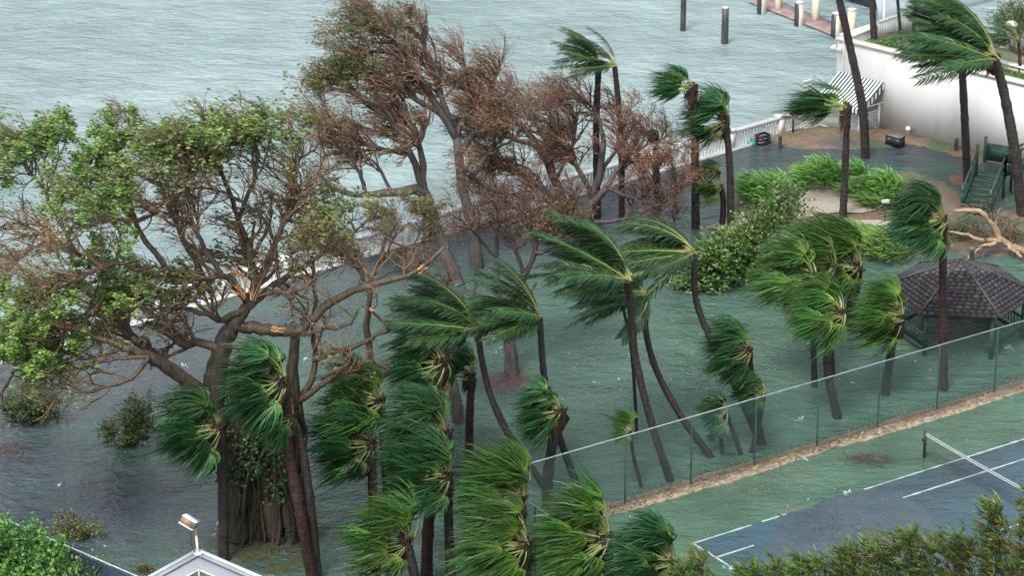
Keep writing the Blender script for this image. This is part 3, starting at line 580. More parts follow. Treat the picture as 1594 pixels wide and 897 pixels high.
chain_fence('screened_fence', 'fence with dark blue windscreen and white top rail beside the hedge', f2a, f2b, 3.0, 4, np.linalg.norm(f2b - f2a) / 4, fabric='screen')
NT = K(11.885, -.914)
t = thing('tennis_net', 'black tennis net with white top band across the court', 'tennis net', NT)
for v in (-.914, 11.884):
    p = K(11.885, v); mb = MB(); mb.tubes(np.array([p, p + ZUP * .5, p + ZUP * 1.1]), np.full(3, .06), 10); mb.build('post', MT['black'], t, NT)
    mb = MB(); mb.box(p - VD * .06 + ZUP * .72, UD * .05, VD * .07, ZUP * .05); mb.build('winder', MT['black'], t, NT)
vs = np.linspace(-.86, 11.83, 28); hz = 1.07 - .155 * (1 - ((vs - 5.485) / 6.4) ** 2)
mb = MB(); v = []
for s in (-1, 1): v += [K(11.885 + s * .025, a, z) for a, z in zip(vs, hz)] + [K(11.885 + s * .025, a, z - .10) for a, z in zip(vs, hz)]
k = len(vs); mb.add(v, [(i, i + 1, k + i + 1, k + i) for i in range(k - 1)] + [(2 * k + i, 2 * k + i + 1, 3 * k + i + 1, 3 * k + i) for i in range(k - 1)] + [(i, i + 1, 2 * k + i + 1, 2 * k + i) for i in range(k - 1)])
mb.build('top_band', MT['netband'], t, NT)
mb = MB(); P0, P1 = [], []
hv = lambda a: np.interp(a, vs, hz) - .07
for a in np.arange(-.85, 11.8, .09): P0.append(K(11.885, a, .02)); P1.append(K(11.885, a, hv(a)))
for z in np.arange(.05, .98, .09):
    for i in range(k - 1): 
        f = z / .98; P0.append(K(11.885, vs[i], hv(vs[i]) * f)); P1.append(K(11.885, vs[i + 1], hv(vs[i + 1]) * f))
P = np.stack([np.array(P0), np.array(P1)], 1); mb.tubes(P, np.full(P.shape[:2], .004), 3); mb.build('net_mesh', MT['black'], t, NT)

# ------------------------------------------------------------------ gazebo
GZ = G(1489, 521); GR, EZ, AZ_ = 3.3, 2.05, 3.45
gz = thing('gazebo', 'hexagonal gazebo with dark wooden shingle roof standing in the flood', 'gazebo', GZ)
ga = [math.radians(-7 + 60 * i) for i in range(6)]
corner = lambda i, r, z: GZ + np.array([math.cos(ga[i % 6]) * r, math.sin(ga[i % 6]) * r, z])
apex = GZ + ZUP * AZ_
mb = MB(); mb.add([corner(i, GR - .05, EZ - .05) for i in range(6)] + [apex - ZUP * .08], None, [(i, (i + 1) % 6, 6) for i in range(6)]); rf = mb.build('roof', MT['darkwood'], gz, GZ); rf['_o'] = list(GZ)
rows = 15; sh = MB(); w0 = .30
sh.add([(-.5, -.5, .0), (.5, -.5, .0), (.5, .5, -.0), (-.5, .5, -.0), (-.5, -.5, .035), (.5, -.5, .035), (.5, .5, .012), (-.5, .5, .012)], [(4, 5, 6, 7), (0, 1, 5, 4), (1, 2, 6, 5), (2, 3, 7, 6), (3, 0, 4, 7)])
shm = []
for k in range(4):
    s2 = MB(); s2.v = sh.v; s2.q = sh.q; s2.qm = sh.qm; s2.a = [np.full(8, (.3, .45, .6, .8)[k])]; s2.n = 8; shm.append(s2.mesh('shingle', MT['shingle']))
cands = []
for i in range(6):
    a, b_ = corner(i, GR, EZ), corner(i + 1, GR, EZ); e = nrm(b_ - a); mid = (a + b_) / 2; up = nrm(apex - mid); n_ = np.cross(e, up); SL = np.linalg.norm(apex - mid)
    vis = float(np.dot(n_, nrm(np.array([0, 0, CAM_H]) - mid)))
    for r in range(rows):
        f = (r + .35) / rows; wdt = np.linalg.norm(b_ - a) * (1 - f); nsh = max(1, int(round(wdt / w0)))
        for j in range(nsh):
            x = -wdt / 2 + wdt * (j + .5 + (.22 if r % 2 else -.0) * (1 if nsh > 2 else 0)) / nsh
            if abs(x) > wdt / 2 - .05: x = math.copysign(wdt / 2 - .08, x)
            cands.append((vis * wdt, mid + up * SL * f + e * x + n_ * .01, e, up, n_, wdt / nsh * random.uniform(.86, .98), SL / rows * random.uniform(1.12, 1.3)))
front = [c for c in cands if c[0] > 0]; front.sort(key=lambda c: to_px(c[1])[1], reverse=True)
from mathutils import Matrix
rest = MB()
for qi, (vz, p, e, up, n_, wd_, ln) in enumerate(front + [c for c in cands if c[0] <= 0]):
    tilt = random.gauss(0, .03); e2 = nrm(e + up * tilt); up2 = np.cross(n_, e2)
    if qi < 300:
        o = link('shingle', shm[random.randrange(4)], rf, (0, 0, 0)); o.matrix_local = Matrix([[e2[k] * wd_, up2[k] * ln, n_[k], p[k] - GZ[k]] for k in range(3)] + [[0, 0, 0, 1]])
    else:
        v8 = sh.v[0]; rest.add(p + v8[:, :1] * e2 * wd_ + v8[:, 1:2] * up2 * ln + v8[:, 2:] * n_, sh.q[0], None, 0, random.choice((.3, .45, .6, .8)))
rest.build('shingles', MT['shingle'], rf, GZ, kind='stuff')
for i in range(6):
    mb = MB(); mb.bar(corner(i, GR + .06, EZ + .03), apex + ZUP * .03, .09, .05); mb.build('ridge_cap', MT['darkwood'], rf, GZ)
    mb = MB(); mb.box(corner(i, GR - .55, .95), (.085, 0, 0), (0, .085, 0), (0, 0, 1.2)); mb.build('post', MT['greenwood'], gz, GZ)
    mb = MB(); mb.bar(corner(i, GR - .55, EZ - .18), corner(i + 1, GR - .55, EZ - .18), .09, .22); mb.build('beam', MT['greenwood'], gz, GZ)
    if i != 4:
        for z in (.28, .92): mb = MB(); mb.bar(corner(i, GR - .55, z), corner(i + 1, GR - .55, z), .07, .09); mb.build('rail', MT['greenwood'], gz, GZ)
        for j in range(1, 12):
            p = corner(i, GR - .55, .6) * (1 - j / 12) + corner(i + 1, GR - .55, .6) * (j / 12); mb = MB(); mb.box(p, (.022, 0, 0), (0, .022, 0), (0, 0, .3)); mb.build('baluster', MT['greenwood'], gz, GZ)
        mb = MB(); a, b_ = corner(i, GR - .9, .45), corner(i + 1, GR - .9, .45); mb.bar(a, b_, .36, .05); mb.build('bench', MT['greenwood'], gz, GZ)
mb = MB(); mb.add([corner(i, GR - .45, -.12) for i in range(6)], None, [(0, 1, 2), (0, 2, 3), (0, 3, 4), (0, 4, 5)]); mb.build('floor', MT['greenwood'], gz, GZ)

# ------------------------------------------------------------------ green wooden stairs
ST = G(1505, 318)
st = thing('wooden_stairs', 'dark green wooden stairs with landing and railings beside the white wall', 'stairs', ST)
A0, A1 = G(1497, 322), G(1541, 329)                      # foot of the flight, left and right
acr = nrm(A1 - A0); acr[2] = 0; run = np.array([-acr[1], acr[0], 0]); run = run if run[1] > 0 else -run
wS = np.linalg.norm(A1 - A0); nT, tr, ri = 7, .29, .175
for i in range(nT):
    c = (A0 + A1) / 2 + run * tr * (i + .5) + ZUP * ri * (i + 1); mb = MB(); mb.box(c, acr * wS / 2, run * .14, ZUP * .025); mb.build('tread', MT['greenwood'], st, ST)
top = nT * ri; LZ = run * tr * nT
for p in (A0, A1):
    mb = MB(); mb.bar(p - run * .1 + ZUP * .05, p + LZ + ZUP * (top + .05), .06, .26); mb.build('stringer', MT['greenwood'], st, ST)
    mb = MB(); mb.bar(p - run * .15 + ZUP * .85, p + LZ + ZUP * (top + .9), .09, .07); mb.build('handrail', MT['greenwood'], st, ST)
    mb = MB(); mb.bar(p - run * .1 + ZUP * .48, p + LZ + ZUP * (top + .48), .05, .08); mb.build('middle_rail', MT['greenwood'], st, ST)
    for u in (0, 1):
        mb = MB(); c = p + LZ * u; mb.box(c + ZUP * (top * u + .5), (.06, 0, 0), (0, .06, 0), (0, 0, .62 if not u else .75)); mb.build('post', MT['greenwood'], st, ST)
for i in range(9):
    c = (A0 + A1) / 2 + LZ + run * (.07 + .14 * i) + ZUP * top; mb = MB(); mb.box(c, acr * (wS / 2 + .05), run * .065, ZUP * .025); mb.build('landing_board', MT['greenwood'], st, ST)
E0 = A1 + LZ; UPD = acr
for i in range(10):
    c = E0 + run * .62 + acr * (.1 + .27 * (i + .5)) + ZUP * (top + .16 * (i + 1)); mb = MB(); mb.box(c, run * .6, acr * .14, ZUP * .025); mb.build('tread', MT['greenwood'], st, ST)
for off in (0.0, 1.25):
    p0 = E0 + run * off + ZUP * top; p1 = p0 + acr * 2.8 + ZUP * 1.6
    if off: p0 = A0 + LZ + run * 1.25 + ZUP * top
    pm0 = E0 + run * off + ZUP * top
    if off: 
        mb = MB(); mb.bar(p0 + ZUP * .9, pm0 + ZUP * .9, .09, .07); mb.build('handrail', MT['greenwood'], st, ST)
        mb = MB(); mb.bar(p0 + ZUP * .45, pm0 + ZUP * .45, .03, .75); mb.build('side_panel', MT['greenwood'], st, ST)
        mb = MB(); mb.box(p0 + ZUP * .45, (.07, 0, 0), (0, .07, 0), (0, 0, .8)); mb.build('post', MT['greenwood'], st, ST)
    mb = MB(); mb.bar(pm0 + ZUP * .9, p1 + ZUP * .9, .09, .07); mb.build('handrail', MT['greenwood'], st, ST)
    mb = MB(); mb.bar(pm0 + ZUP * -.02, p1 + ZUP * -.02, .06, .26); mb.build('stringer', MT['greenwood'], st, ST)
    for j in range(1, 15):
        f = j / 15; c = pm0 * (1 - f) + p1 * f; mb = MB(); mb.box(c + ZUP * .45, acr * .02, run * .02, ZUP * .43); mb.build('baluster', MT['greenwood'], st, ST)
for u, v in ((0, 0), (0, 1.2), (2.7, 0), (2.7, 1.2)):
    c = E0 + run * v + acr * u; hh = top + u * .58; mb = MB(); mb.box(c + ZUP * (hh / 2 + .4), (.06, 0, 0), (0, .06, 0), (0, 0, hh / 2 + .55)); mb.build('post', MT['greenwood'], st, ST)

# ------------------------------------------------------------------ roof with flood lamp
RZ = 7.0; RC = G(308, 856, RZ); RL, RR = G(200, 916, RZ), G(470, 926, RZ)
rb = thing('flat_roof_building', 'white flat roof corner of a low building with a flood lamp', 'building', (RC[0], RC[1], 0))
lo_, ro_ = RL - RC, RR - RC; lo_ = lo_ * 3; ro_ = ro_ * 3
mb = MB(); q = [RC, RC + lo_, RC + lo_ + ro_, RC + ro_]; mb.add([x for x in q] + [x - ZUP * (RZ + .5) for x in q], [(0, 1, 2, 3), (0, 4, 5, 1), (1, 5, 6, 2), (2, 6, 7, 3), (3, 7, 4, 0)]); mb.build('wall', MT['roof'], rb, (RC[0], RC[1], 0))
il, ir = nrm(lo_), nrm(ro_)
for d_, L in ((il, 9), (ir, 9)):
    o_ = ir if d_ is il else il
    mb = MB(); mb.bar(RC + d_ * .0 + o_ * .06 + ZUP * .03, RC + d_ * L + o_ * .06 + ZUP * .03, .12, .06); mb.build('parapet', MT['roof'], rb, (RC[0], RC[1], 0))
    mb = MB(); mb.bar(RC + d_ * .3 + o_ * .34 + ZUP * .012, RC + d_ * L + o_ * .34 + ZUP * .012, .05, .03); mb.build('seam', MT['seam'], rb, (RC[0], RC[1], 0))
sc_ = RC + (il + ir) * 1.9; sk = [sc_ + il * 1.0 * a + ir * 1.0 * b_ for a, b_ in ((-1, -1), (1, -1), (1, 1), (-1, 1))]
mb = MB(); mb.add(sk + [sc_ + ZUP * .7], None, [(0, 1, 4), (1, 2, 4), (2, 3, 4), (3, 0, 4)]); mb.build('skylight', MT['skyl'], rb, (RC[0], RC[1], 0))
for p in sk: mb = MB(); mb.bar(p + ZUP * .02, sc_ + ZUP * .72, .06, .05); mb.build('skylight_bar', MT['metal'], rb, (RC[0], RC[1], 0))
LP = RC + (il + ir) * .2 + ZUP * .005
t = thing('roof_flood_lamp', 'box-shaped flood lamp tilted on a cream pole at the white roof corner', 'lamp', LP)
lt = LP + np.array([-.05, 0, .92])
mb = MB(); mb.tubes(np.array([LP, LP + (lt - LP) * .75]), np.full(2, .042), 10); mb.build('pole', MT['pole'], t, LP, True)
mb = MB(); mb.tubes(np.array([LP, LP + ZUP * .04, LP + ZUP * .05]), np.array([.15, .15, .05]), 10); mb.build('base_plate', MT['metal'], t, LP)
mb = MB(); mb.tubes(np.array([LP + (lt - LP) * .72, lt]), np.full(2, .055), 8); mb.build('knuckle', MT['lampside'], t, LP)
fx = nrm(np.array([-.86, .35, .38])); fy = nrm(np.cross(ZUP, fx)); fz = np.cross(fx, fy); hc = lt + fx * .22 + ZUP * .08
tilt_y = nrm(fy + fz * .35); fz = np.cross(fx, tilt_y); fy = tilt_y
mb = MB(); mb.box(hc, fx * .24, fy * .19, fz * .11); hd = mb.build('lamp_head', MT['lampside'], t, LP); hd['_o'] = list(LP)
mb = MB(); mb.box(hc + fz * .122, fx * .25, fy * .2, fz * .014); mb.build('top_cover', MT['white'], hd, LP)
mb = MB(); mb.box(hc - fz * .13, fx * .255, fy * .205, fz * .02); mb.build('lens_frame', MT['white'], hd, LP)
mb = MB(); mb.box(hc - fz * .152, fx * .22, fy * .16, fz * .003); mb.build('lens', MT['skyl'], hd, LP)
mb = MB(); mb.tubes(curve([LP + np.array([-.08, 0, .02]), LP + np.array([-.2, -.02, .35]), LP + np.array([-.18, 0, .8]), lt + np.array([-.1, 0, .0])], 12), np.full(12, .012), 5); mb.build('cable', MT['black'], t, LP)

# ------------------------------------------------------------------ palms
def bend(d0, n, L, k, tgt, sag=0.0, jit=0.0, r=rng, power=.8):
    t = np.linspace(0, 1, n); d = nrm(np.asarray(d0)[None] * (1 - k * t ** power)[:, None] + tgt[None] * (k * t ** power)[:, None] - ZUP * (sag * t ** 1.5)[:, None])
    P = np.zeros((n, 3)); P[1:] = np.cumsum(d[:-1] * (L / (n - 1)), 0); return P, d
def fan_frond(d0, r, mats, flop=1.0):
    away = max(0.0, float(-np.dot(d0, WIND))); P, d = bend(d0, 7, r.uniform(.5, .95) * (1 - .5 * away), .45 + .5 * away, WIND, .05)
    mb = MB(); R = np.linspace(.036, .016, 7); mb.tubes(P, R, 4, 1, np.linspace(0, 1, 7).repeat(4), cap=False)
    d1 = d[-1]; s = nrm(np.cross(d1, nrm(r.normal(0, 1, 3)))); nn = np.cross(s, d1)
    n, k = 38, 7; ph = np.linspace(-1.5, 1.5, n) + r.normal(0, .05, n)
    e = np.cos(ph)[:, None] * d1 + np.sin(ph)[:, None] * s * .85
    L = r.uniform(1.0, 1.35) * (.75 + .25 * np.cos(ph)) * r.uniform(.62, 1.15, n)
    tgt = nrm(WIND + d1 * .35 + r.normal(0, .17, (n, 3)) + r.normal(0, .12, 3) - ZUP * .22); t = np.linspace(0, 1, k)
    kk = (.9 * t ** .55)[None, :, None]; D = nrm(e[:, None] * (1 - kk) + tgt[:, None] * kk - ZUP * (.30 * t ** 2)[None, :, None] + r.normal(0, .11, (n, k, 3)))
    Q = np.zeros((n, k, 3)); Q[:, 1:] = np.cumsum(D[:, :-1] * (L / (k - 1))[:, None, None], 1); Q += P[-1]
    wd = np.array([.010, .020, .022, .019, .014, .008, .002])[None] * r.uniform(.8, 1.25, (n, 1))
    tint = np.clip(t[None] * .8 + r.uniform(-.08, .2, (n, 1)), 0, 1)
    mb.strips(Q, wd, nrm(nn + r.normal(0, .55, (n, 3))), 0, tint); return mb.mesh('frond', mats)
def heart_mesh(seed):                                     # pale young leaves and flower stalks in the heart of a crown
    r = np.random.default_rng(seed); n = 26; k = 5; t = np.linspace(0, 1, k); d = nrm(WIND * r.uniform(.3, 1.0, (n, 1)) + ZUP * r.uniform(-.2, .9, (n, 1)) + np.array([0, -.6, 0]) * r.uniform(0, 1, (n, 1)) + r.normal(0, .3, (n, 3)))
    kk = (.6 * t)[None, :, None]; D = nrm(d[:, None] * (1 - kk) + WIND * kk); L = r.uniform(.35, .75, n); P = np.zeros((n, k, 3)); P[:, 1:] = np.cumsum(D[:, :-1] * (L / (k - 1))[:, None, None], 1)
    mb = MB(); mb.strips(P, np.array([.022, .028, .024, .016, .003])[None] * np.ones((n, 1)), nrm(r.normal(0, 1, (n, 3)) - np.array([0, 1, 0])), 0, np.repeat(r.uniform(0, 1, n), k)); return mb.mesh('heart', MT['heart'])
def feather_frond(d0, r, mats, L=3.1, nl=50):
    away = max(0.0, float(-np.dot(d0, WIND))); n = 12
    P, d = bend(d0, n, L * r.uniform(.85, 1.1), .72 + .2 * away, nrm(WIND + r.normal(0, .10, 3) + ZUP * .04), r.uniform(.06, .26), power=.75)
    mb = MB(); mb.tubes(P, np.linspace(.05, .012, n), 5, 1, np.linspace(0, 1, n).repeat(5), cap=False)
    s0 = nrm(np.cross(d[-1], ZUP + r.normal(0, .3, 3)))
    for sg in (-1, 1):
        u = np.linspace(.16, .995, nl) + r.normal(0, .004, nl); u = np.clip(u, 0, .999); x = u * (n - 1); i = x.astype(int); f = (x - i)[:, None]
        base = P[i] * (1 - f) + P[np.minimum(i + 1, n - 1)] * f; T = d[i]; side = nrm(np.cross(T, np.cross(s0, T) * 1.0)) * 1.0; side = nrm(s0 - T * np.sum(s0 * T, 1, keepdims=True)) * sg
        e = nrm(T * .75 + side * .9 + ZUP * .15); k = 5; t = np.linspace(0, 1, k); Ll = (.30 + .50 * np.sin(np.clip(u, 0, 1) ** .8 * math.pi * .92)) * r.uniform(.85, 1.1, nl)
        tgt = nrm(WIND * .85 - ZUP * .62 + T * .3 + r.normal(0, .24, (nl, 3))); kk = (.85 * t ** .7)[None, :, None]
        D = nrm(e[:, None] * (1 - kk) + tgt[:, None] * kk - ZUP * (.2 * t)[None, :, None]); Q = np.zeros((nl, k, 3)); Q[:, 1:] = np.cumsum(D[:, :-1] * (Ll / (k - 1))[:, None, None], 1); Q += base[:, None]
        wd = np.array([.011, .021, .021, .014, .002])[None] * np.ones((nl, 1)); tint = np.clip(.18 + t[None] * .6 + r.uniform(-.1, .2, (nl, 1)), 0, 1)
        mb.strips(Q, wd, nrm(np.cross(T, side) + r.normal(0, .35, (nl, 3))), 0, tint)
    return mb.mesh('frond', mats)
def dirs(n, lo, hi, r):
    out = []
    for i in range(n):
        az = i * 2.399963 + r.uniform(-.2, .2); el = math.radians(lo + (hi - lo) * ((i * .618034) % 1.0)); out.append(np.array([math.cos(az) * math.cos(el), math.sin(az) * math.cos(el), math.sin(el)]))
    return out
pr = np.random.default_rng(3)
FAN_D = [nrm(d + WIND * .25) for d in dirs(96, -62, 84, pr) if np.dot(d, WIND) > -.2 or (np.dot(d, WIND) > -.85 and d[2] > .25)][:62]
FAN = {k: [fan_frond(d, pr, [MT[k], MT['petiole']]) for d in FAN_D] for k in ('fan', 'fanlight')}
FAN_DRY = [fan_frond(d, pr, [MT['fandry'], MT['petiole']]) for d in dirs(10, -60, -20, pr)]
FEA_D = [nrm(d + WIND * .6) for d in dirs(64, -4, 78, pr) if np.dot(d, WIND) > -.35][:32]; HEART = [heart_mesh(i) for i in range(4)]; FEA = [feather_frond(d, pr, [MT['feather'], MT['rachis']]) for d in FEA_D]
DEADF = [feather_frond(d, pr, [MT['deadleaf'], MT['deadleaf']], 2.6, 26) for d in dirs(5, -30, 10, pr)]
def thatch_mesh(seed):
    r = np.random.default_rng(seed); n = 90; az = r.uniform(0, 6.283, n); z0 = r.uniform(-.5, .12, n); P = np.zeros((n, 5, 3)); t = np.linspace(0, 1, 5)
    o = np.stack([np.cos(az), np.sin(az), np.zeros(n)], -1)
    P[:] = o[:, None] * (.10 + .22 * np.sin(t * 2.2))[None, :, None] * r.uniform(.6, 1.1, (n, 1, 1)); P[:, :, 2] += z0[:, None] + (.22 * np.sin(t * 2.6))[None] - .5 * t[None] ** 2 * r.uniform(.4, 1, (n, 1))
    P += WIND * (t ** 2)[None, :, None] * .22; mb = MB(); mb.strips(P, np.array([.05, .05, .04, .03, .01])[None] * np.ones((n, 1)), nrm(o + r.normal(0, .3, (n, 3))), 0, np.repeat(r.uniform(0, 1, n), 5))
    mb.tubes(np.array([(0, 0, z) for z in (-.65, -.4, -.1, .15, .25)]), np.array([.15, .2, .22, .16, .04]), 9, 0, .3); return mb.mesh('thatch', MT['thatch'])
THATCH = [thatch_mesh(i) for i in range(3)]
def palm(kind, label, pts, rad, scale=1.0, n=34, mat='ptrunk', tone='fan', z=0.0, thatch=1.0, dry=3, dead=0, skip=None, seed=None, lift=0.0, flat=1.0):
    r = np.random.default_rng(abs(hash(label)) % 99991 if seed is None else seed); r = np.random.default_rng(sum(ord(c) * (i + 1) for i, c in enumerate(label)))
    base = G(pts[0][0], pts[0][1], z); W_ = [base] + [AT(x, y, base[1] + r.uniform(-.15, .15)) for x, y in pts[1:]]
    t = thing('fan_palm' if kind == 'fan' else 'feather_palm', label, 'palm tree', base, 'fan palms blown by the storm' if kind == 'fan' else 'feather palms blown by the storm')
    L = np.linalg.norm(W_[-1] - W_[0]); k = max(14, int(L / .11)); C = curve([base - ZUP * .25] + W_, k)
    u = np.linspace(0, 1, k); R = rad * (1 - .28 * u + .35 * np.exp(-u * 16)) * (1 + r.normal(0, .045, k))
    mb = MB(); mb.tubes(C, R, 10); mb.build('trunk', MT[mat], t, base, True)
    top = C[-1] - base
    if thatch: 
        o = link('thatch', THATCH[r.integers(3)], t, top); o.scale = [float(rad / .16 * .68 * thatch)] * 2 + [float(scale * thatch)]; o.rotation_euler.z = float(r.uniform(-.5, .5))
    crot = (float(r.normal(0, .10)), float(r.normal(0, .16)), float(r.normal(0, .16)))
    def put(me, s):
        o = link('frond', me, t, top + r.normal(0, .05, 3) * scale + ZUP * (.05 + lift)); o.scale = (float(s), float(s), float(s * flat))
        o.rotation_euler = (crot[0] + float(r.normal(0, .14)), crot[1] + float(r.normal(0, .14)), crot[2] + float(r.normal(0, .22)))
    if kind != 'fan': flat *= .86
    if kind == 'fan': scale *= .96; n = int(n * r.uniform(.9, 1.25))
    hs_ = r.uniform(-.15, 1.15)
    if n > 10 and hs_ > .3:
        o = link('heart', HEART[r.integers(4)], t, top + ZUP * .1); o.scale = [float(scale * hs_ * (.95 if kind == 'fan' else .6))] * 3
    if kind == 'fan':
        for i in r.permutation(len(FAN_D))[:n]:
            if skip and skip(FAN_D[i]): continue
            put(FAN[tone][i], scale * r.uniform(.85, 1.12))
        for i in range(dry): put(FAN_DRY[r.integers(len(FAN_DRY))], scale * r.uniform(.75, 1))
    else:
        for i in r.permutation(len(FEA_D))[:n]:
            if skip and skip(FEA_D[i]): continue
            put(FEA[i], scale * r.uniform(.85, 1.1))
        for i in range(dead): put(DEADF[r.integers(len(DEADF))], scale * r.uniform(.8, 1))
    return t
# near fan palms
palm('fan', 'fan palm with dark straight trunk just right of the roof flood lamp', [(348, 873), (347, 760), (341, 668)], .24, 1.35, 36, dry=4)
palm('fan', 'fan palm with pale yellow heart in front of the banyan roots', [(487, 905), (466, 790), (449, 690), (443, 598)], .24, 1.35, 40, 'ptrunkred')
palm('fan', 'dark leaning fan palm close behind the red trunk beside the banyan roots', [(494, 901), (481, 770), (468, 690), (455, 650)], .2, 1.0, 24)
palm('fan', 'fan palm with bright yellow heart above another crown left of the centre', [(606, 815), (600, 720), (592, 628)], .22, 1.35, 36, 'ptrunk', 'fanlight')
palm('fan', 'fan palm crown with dark trunk directly below the yellow-hearted crown', [(584, 830), (580, 760), (578, 694)], .22, 1.4, 38, 'ptrunkred', dry=6)
palm('fan', 'fan palm behind the crowded crowns, left of the slim red palm', [(686, 790), (682, 680), (690, 566)], .22, 1.3, 34, 'ptrunkred')
palm('fan', 'slim red-trunked palm with a small torn crown standing free', [(730, 717), (731, 650), (734, 588)], .2, .95, 18, 'ptrunkred', dry=0, skip=lambda d: d[0] > .3)
palm('fan', 'dense fan palm crown on a thick trunk in the middle of the crowded palms', [(664, 904), (669, 800), (694, 678)], .26, 1.45, 40, 'ptrunkred', dry=4)
palm('fan', 'fan palm in front of the thick trunk, crown below the dense one', [(704, 938), (699, 830), (697, 744)], .22, 1.35, 46, dry=3)
palm('fan', 'low fan palm crown at the bottom edge left of the thick trunk', [(655, 968), (646, 900), (634, 846)], .22, 1.3, 38, 'ptrunk', 'fanlight', dry=5)
palm('fan', 'olive fan palm crown left of the fence corner', [(815, 935), (812, 850), (810, 782)], .24, 1.45, 42, 'ptrunk', 'fanlight', dry=7)
palm('fan', 'fan palm crown at the bottom edge below the olive crown', [(824, 1010), (820, 920), (817, 852)], .24, 1.4, 40, dry=5, tone='fanlight')
palm('fan', 'round fan palm crown at the bottom edge below the debris line end', [(955, 1003), (950, 920), (944, 843)], .24, 1.45, 44, tone='fanlight', dry=5)
palm('fan', 'low fan palm crown at the bottom edge left of the court corner', [(1066, 1052), (1058, 960), (1046, 880)], .24, 1.3, 40, dry=4)
palm('fan', 'fan palm with thick dark trunk at the left end of the court fence', [(852, 795), (855, 720), (872, 642)], .24, 1.05, 34, dry=4)
palm('fan', 'tiny young palm on a thin curved stem behind the fence', [(998, 757), (985, 705), (983, 672)], .09, .6, 12, thatch=.5, dry=0, skip=lambda d: d[0] > .1, tone='fanlight')
palm('fan', 'fan palm in front of the long curved palm stem near the fence', [(1187, 690), (1172, 620), (1166, 548)], .17, 1.1, 32)
palm('fan', 'small fan palm leaning left behind the fence, lower of the pair', [(1153, 707), (1140, 668), (1131, 643)], .11, .72, 20, thatch=.6, dry=1)
palm('fan', 'small fan palm leaning right behind the fence, upper of the pair', [(1170, 704), (1182, 655), (1189, 613)], .12, .76, 22, thatch=.6, dry=1)
palm('fan', 'stunted palm stub behind the fence under the small leaning palms', [(1124, 706), (1123, 692), (1122, 680)], .1, .4, 8, thatch=.5, dry=1, skip=lambda d: d[0] > 0)
palm('fan', 'fan palm at the outer left of the gazebo cluster', [(1268, 602), (1266, 530), (1266, 432)], .15, 1.4, 38, tone='fanlight')
palm('fan', 'fan palm in the middle of the gazebo cluster, trunk hidden behind a crown', [(1294, 585), (1291, 500), (1296, 420)], .19, 1.5, 38, tone='fanlight')
palm('fan', 'fan palm with the thickest trunk at the back of the gazebo cluster', [(1325, 506), (1326, 470), (1334, 418)], .26, 1.7, 40, tone='fanlight')
palm('fan', 'fan palm with curved foot and full crown in front of the gazebo cluster', [(1304, 651), (1288, 575), (1293, 530), (1308, 490)], .2, 1.3, 42, tone='fanlight', dry=1)
palm('fan', 'fan palm leaning beside the gazebo railing', [(1378, 614), (1388, 545), (1402, 497)], .2, 1.25, 38, tone='fanlight', dry=1)
palm('fan', 'tall red-trunked fan palm in front of the gazebo roof', [(1469, 606), (1468, 470), (1468, 345)], .21, 1.3, 38, 'ptrunkred', dry=4)
palm('fan', 'small fan palm on a short trunk beside the path end', [(1124, 352), (1126, 315), (1122, 288)], .17, .85, 22, thatch=.6, dry=1, tone='fanlight', skip=lambda d: d[0] > .45)
palm('fan', 'fan palm in front of the balustrade with a full drooping crown', [(1138, 354), (1136, 260), (1130, 188)], .2, 1.35, 34, skip=lambda d: d[0] > .1 or d[2] < -.35, flat=.8)
palm('fan', 'tall fan palm with a half-stripped crown in front of the balustrade', [(1083, 354), (1082, 240), (1080, 138)], .22, 1.2, 20, dry=1, skip=lambda d: d[0] > -.1 or d[2] < -.2, flat=.85)
palm('fan', 'dark palm swept flat to the side in front of the striped awning', [(1312, 342), (1316, 250), (1319, 172)], .2, 1.65, 52, dry=0, dead=0, skip=lambda d: d[0] > -.25 or d[2] < .05, flat=.5, lift=.12)
palm('fan', 'dead headless palm trunk among the bare brown branches', [(1023, 326), (1022, 270), (1020, 208)], .2, .6, 0, dry=3, thatch=1.1)
# feather palms
palm('fea', 'leaning palm with a big streaming crown in the centre', [(1043, 748), (1015, 662), (990, 560), (981, 470), (978, 438)], .17, 1.18, 30, thatch=.5)
palm('fea', 'strongly curved palm just right of the big streaming crown', [(1106, 711), (1060, 648), (1020, 572), (1004, 505), (1006, 462)], .16, .9, 17, thatch=.5)
palm('fea', 'thinnest palm stem behind the big streaming crown', [(991, 676), (987, 594), (980, 527), (966, 462)], .08, .8, 9, thatch=.4)
palm('fea', 'tall s-curved palm whose crown stands before the leafy shrub', [(1183, 690), (1150, 612), (1108, 530), (1084, 468), (1080, 396)], .17, 1.05, 22, thatch=.5)
palm('fea', 'palm with a sharply bent foot and dark streaming crown left of the bare tree trunk', [(854, 766), (800, 690), (766, 622), (750, 560), (744, 516)], .16, 1.12, 22, thatch=.5)
palm('fea', 'palm with streaming crown just right of the bare tree trunk', [(898, 756), (868, 672), (848, 592), (840, 496)], .17, .98, 18, thatch=.6)
palm('fea', 'tall bare-stemmed palm in the brown tree, left of two', [(930, 338), (928, 200), (932, 100)], .2, .72, 8, thatch=.3, skip=lambda d: d[0] > .3)
palm('fea', 'tall bare-stemmed palm in the brown tree, right of two', [(968, 342), (966, 200), (957, 103)], .17, .8, 9, thatch=.3, skip=lambda d: d[0] > .3, dead=1)
palm('fea', 'tall leaning palm trunk rising past the striped awning out of the picture', [(1347, 245), (1343, 170), (1326, 85), (1305, -10), (1284, -120)], .24, 1.0, 14, thatch=.5)
palm('fea', 'straight dark palm trunk before the white wall', [(1506, 284), (1502, 190), (1497, 95), (1494, 52)], .22, .95, 18, thatch=.5)
palm('fea', 'thick-trunked palm with a huge blown crown above the stairs', [(1592, 335), (1579, 230), (1562, 140), (1549, 92)], .29, 1.4, 32, thatch=.8)
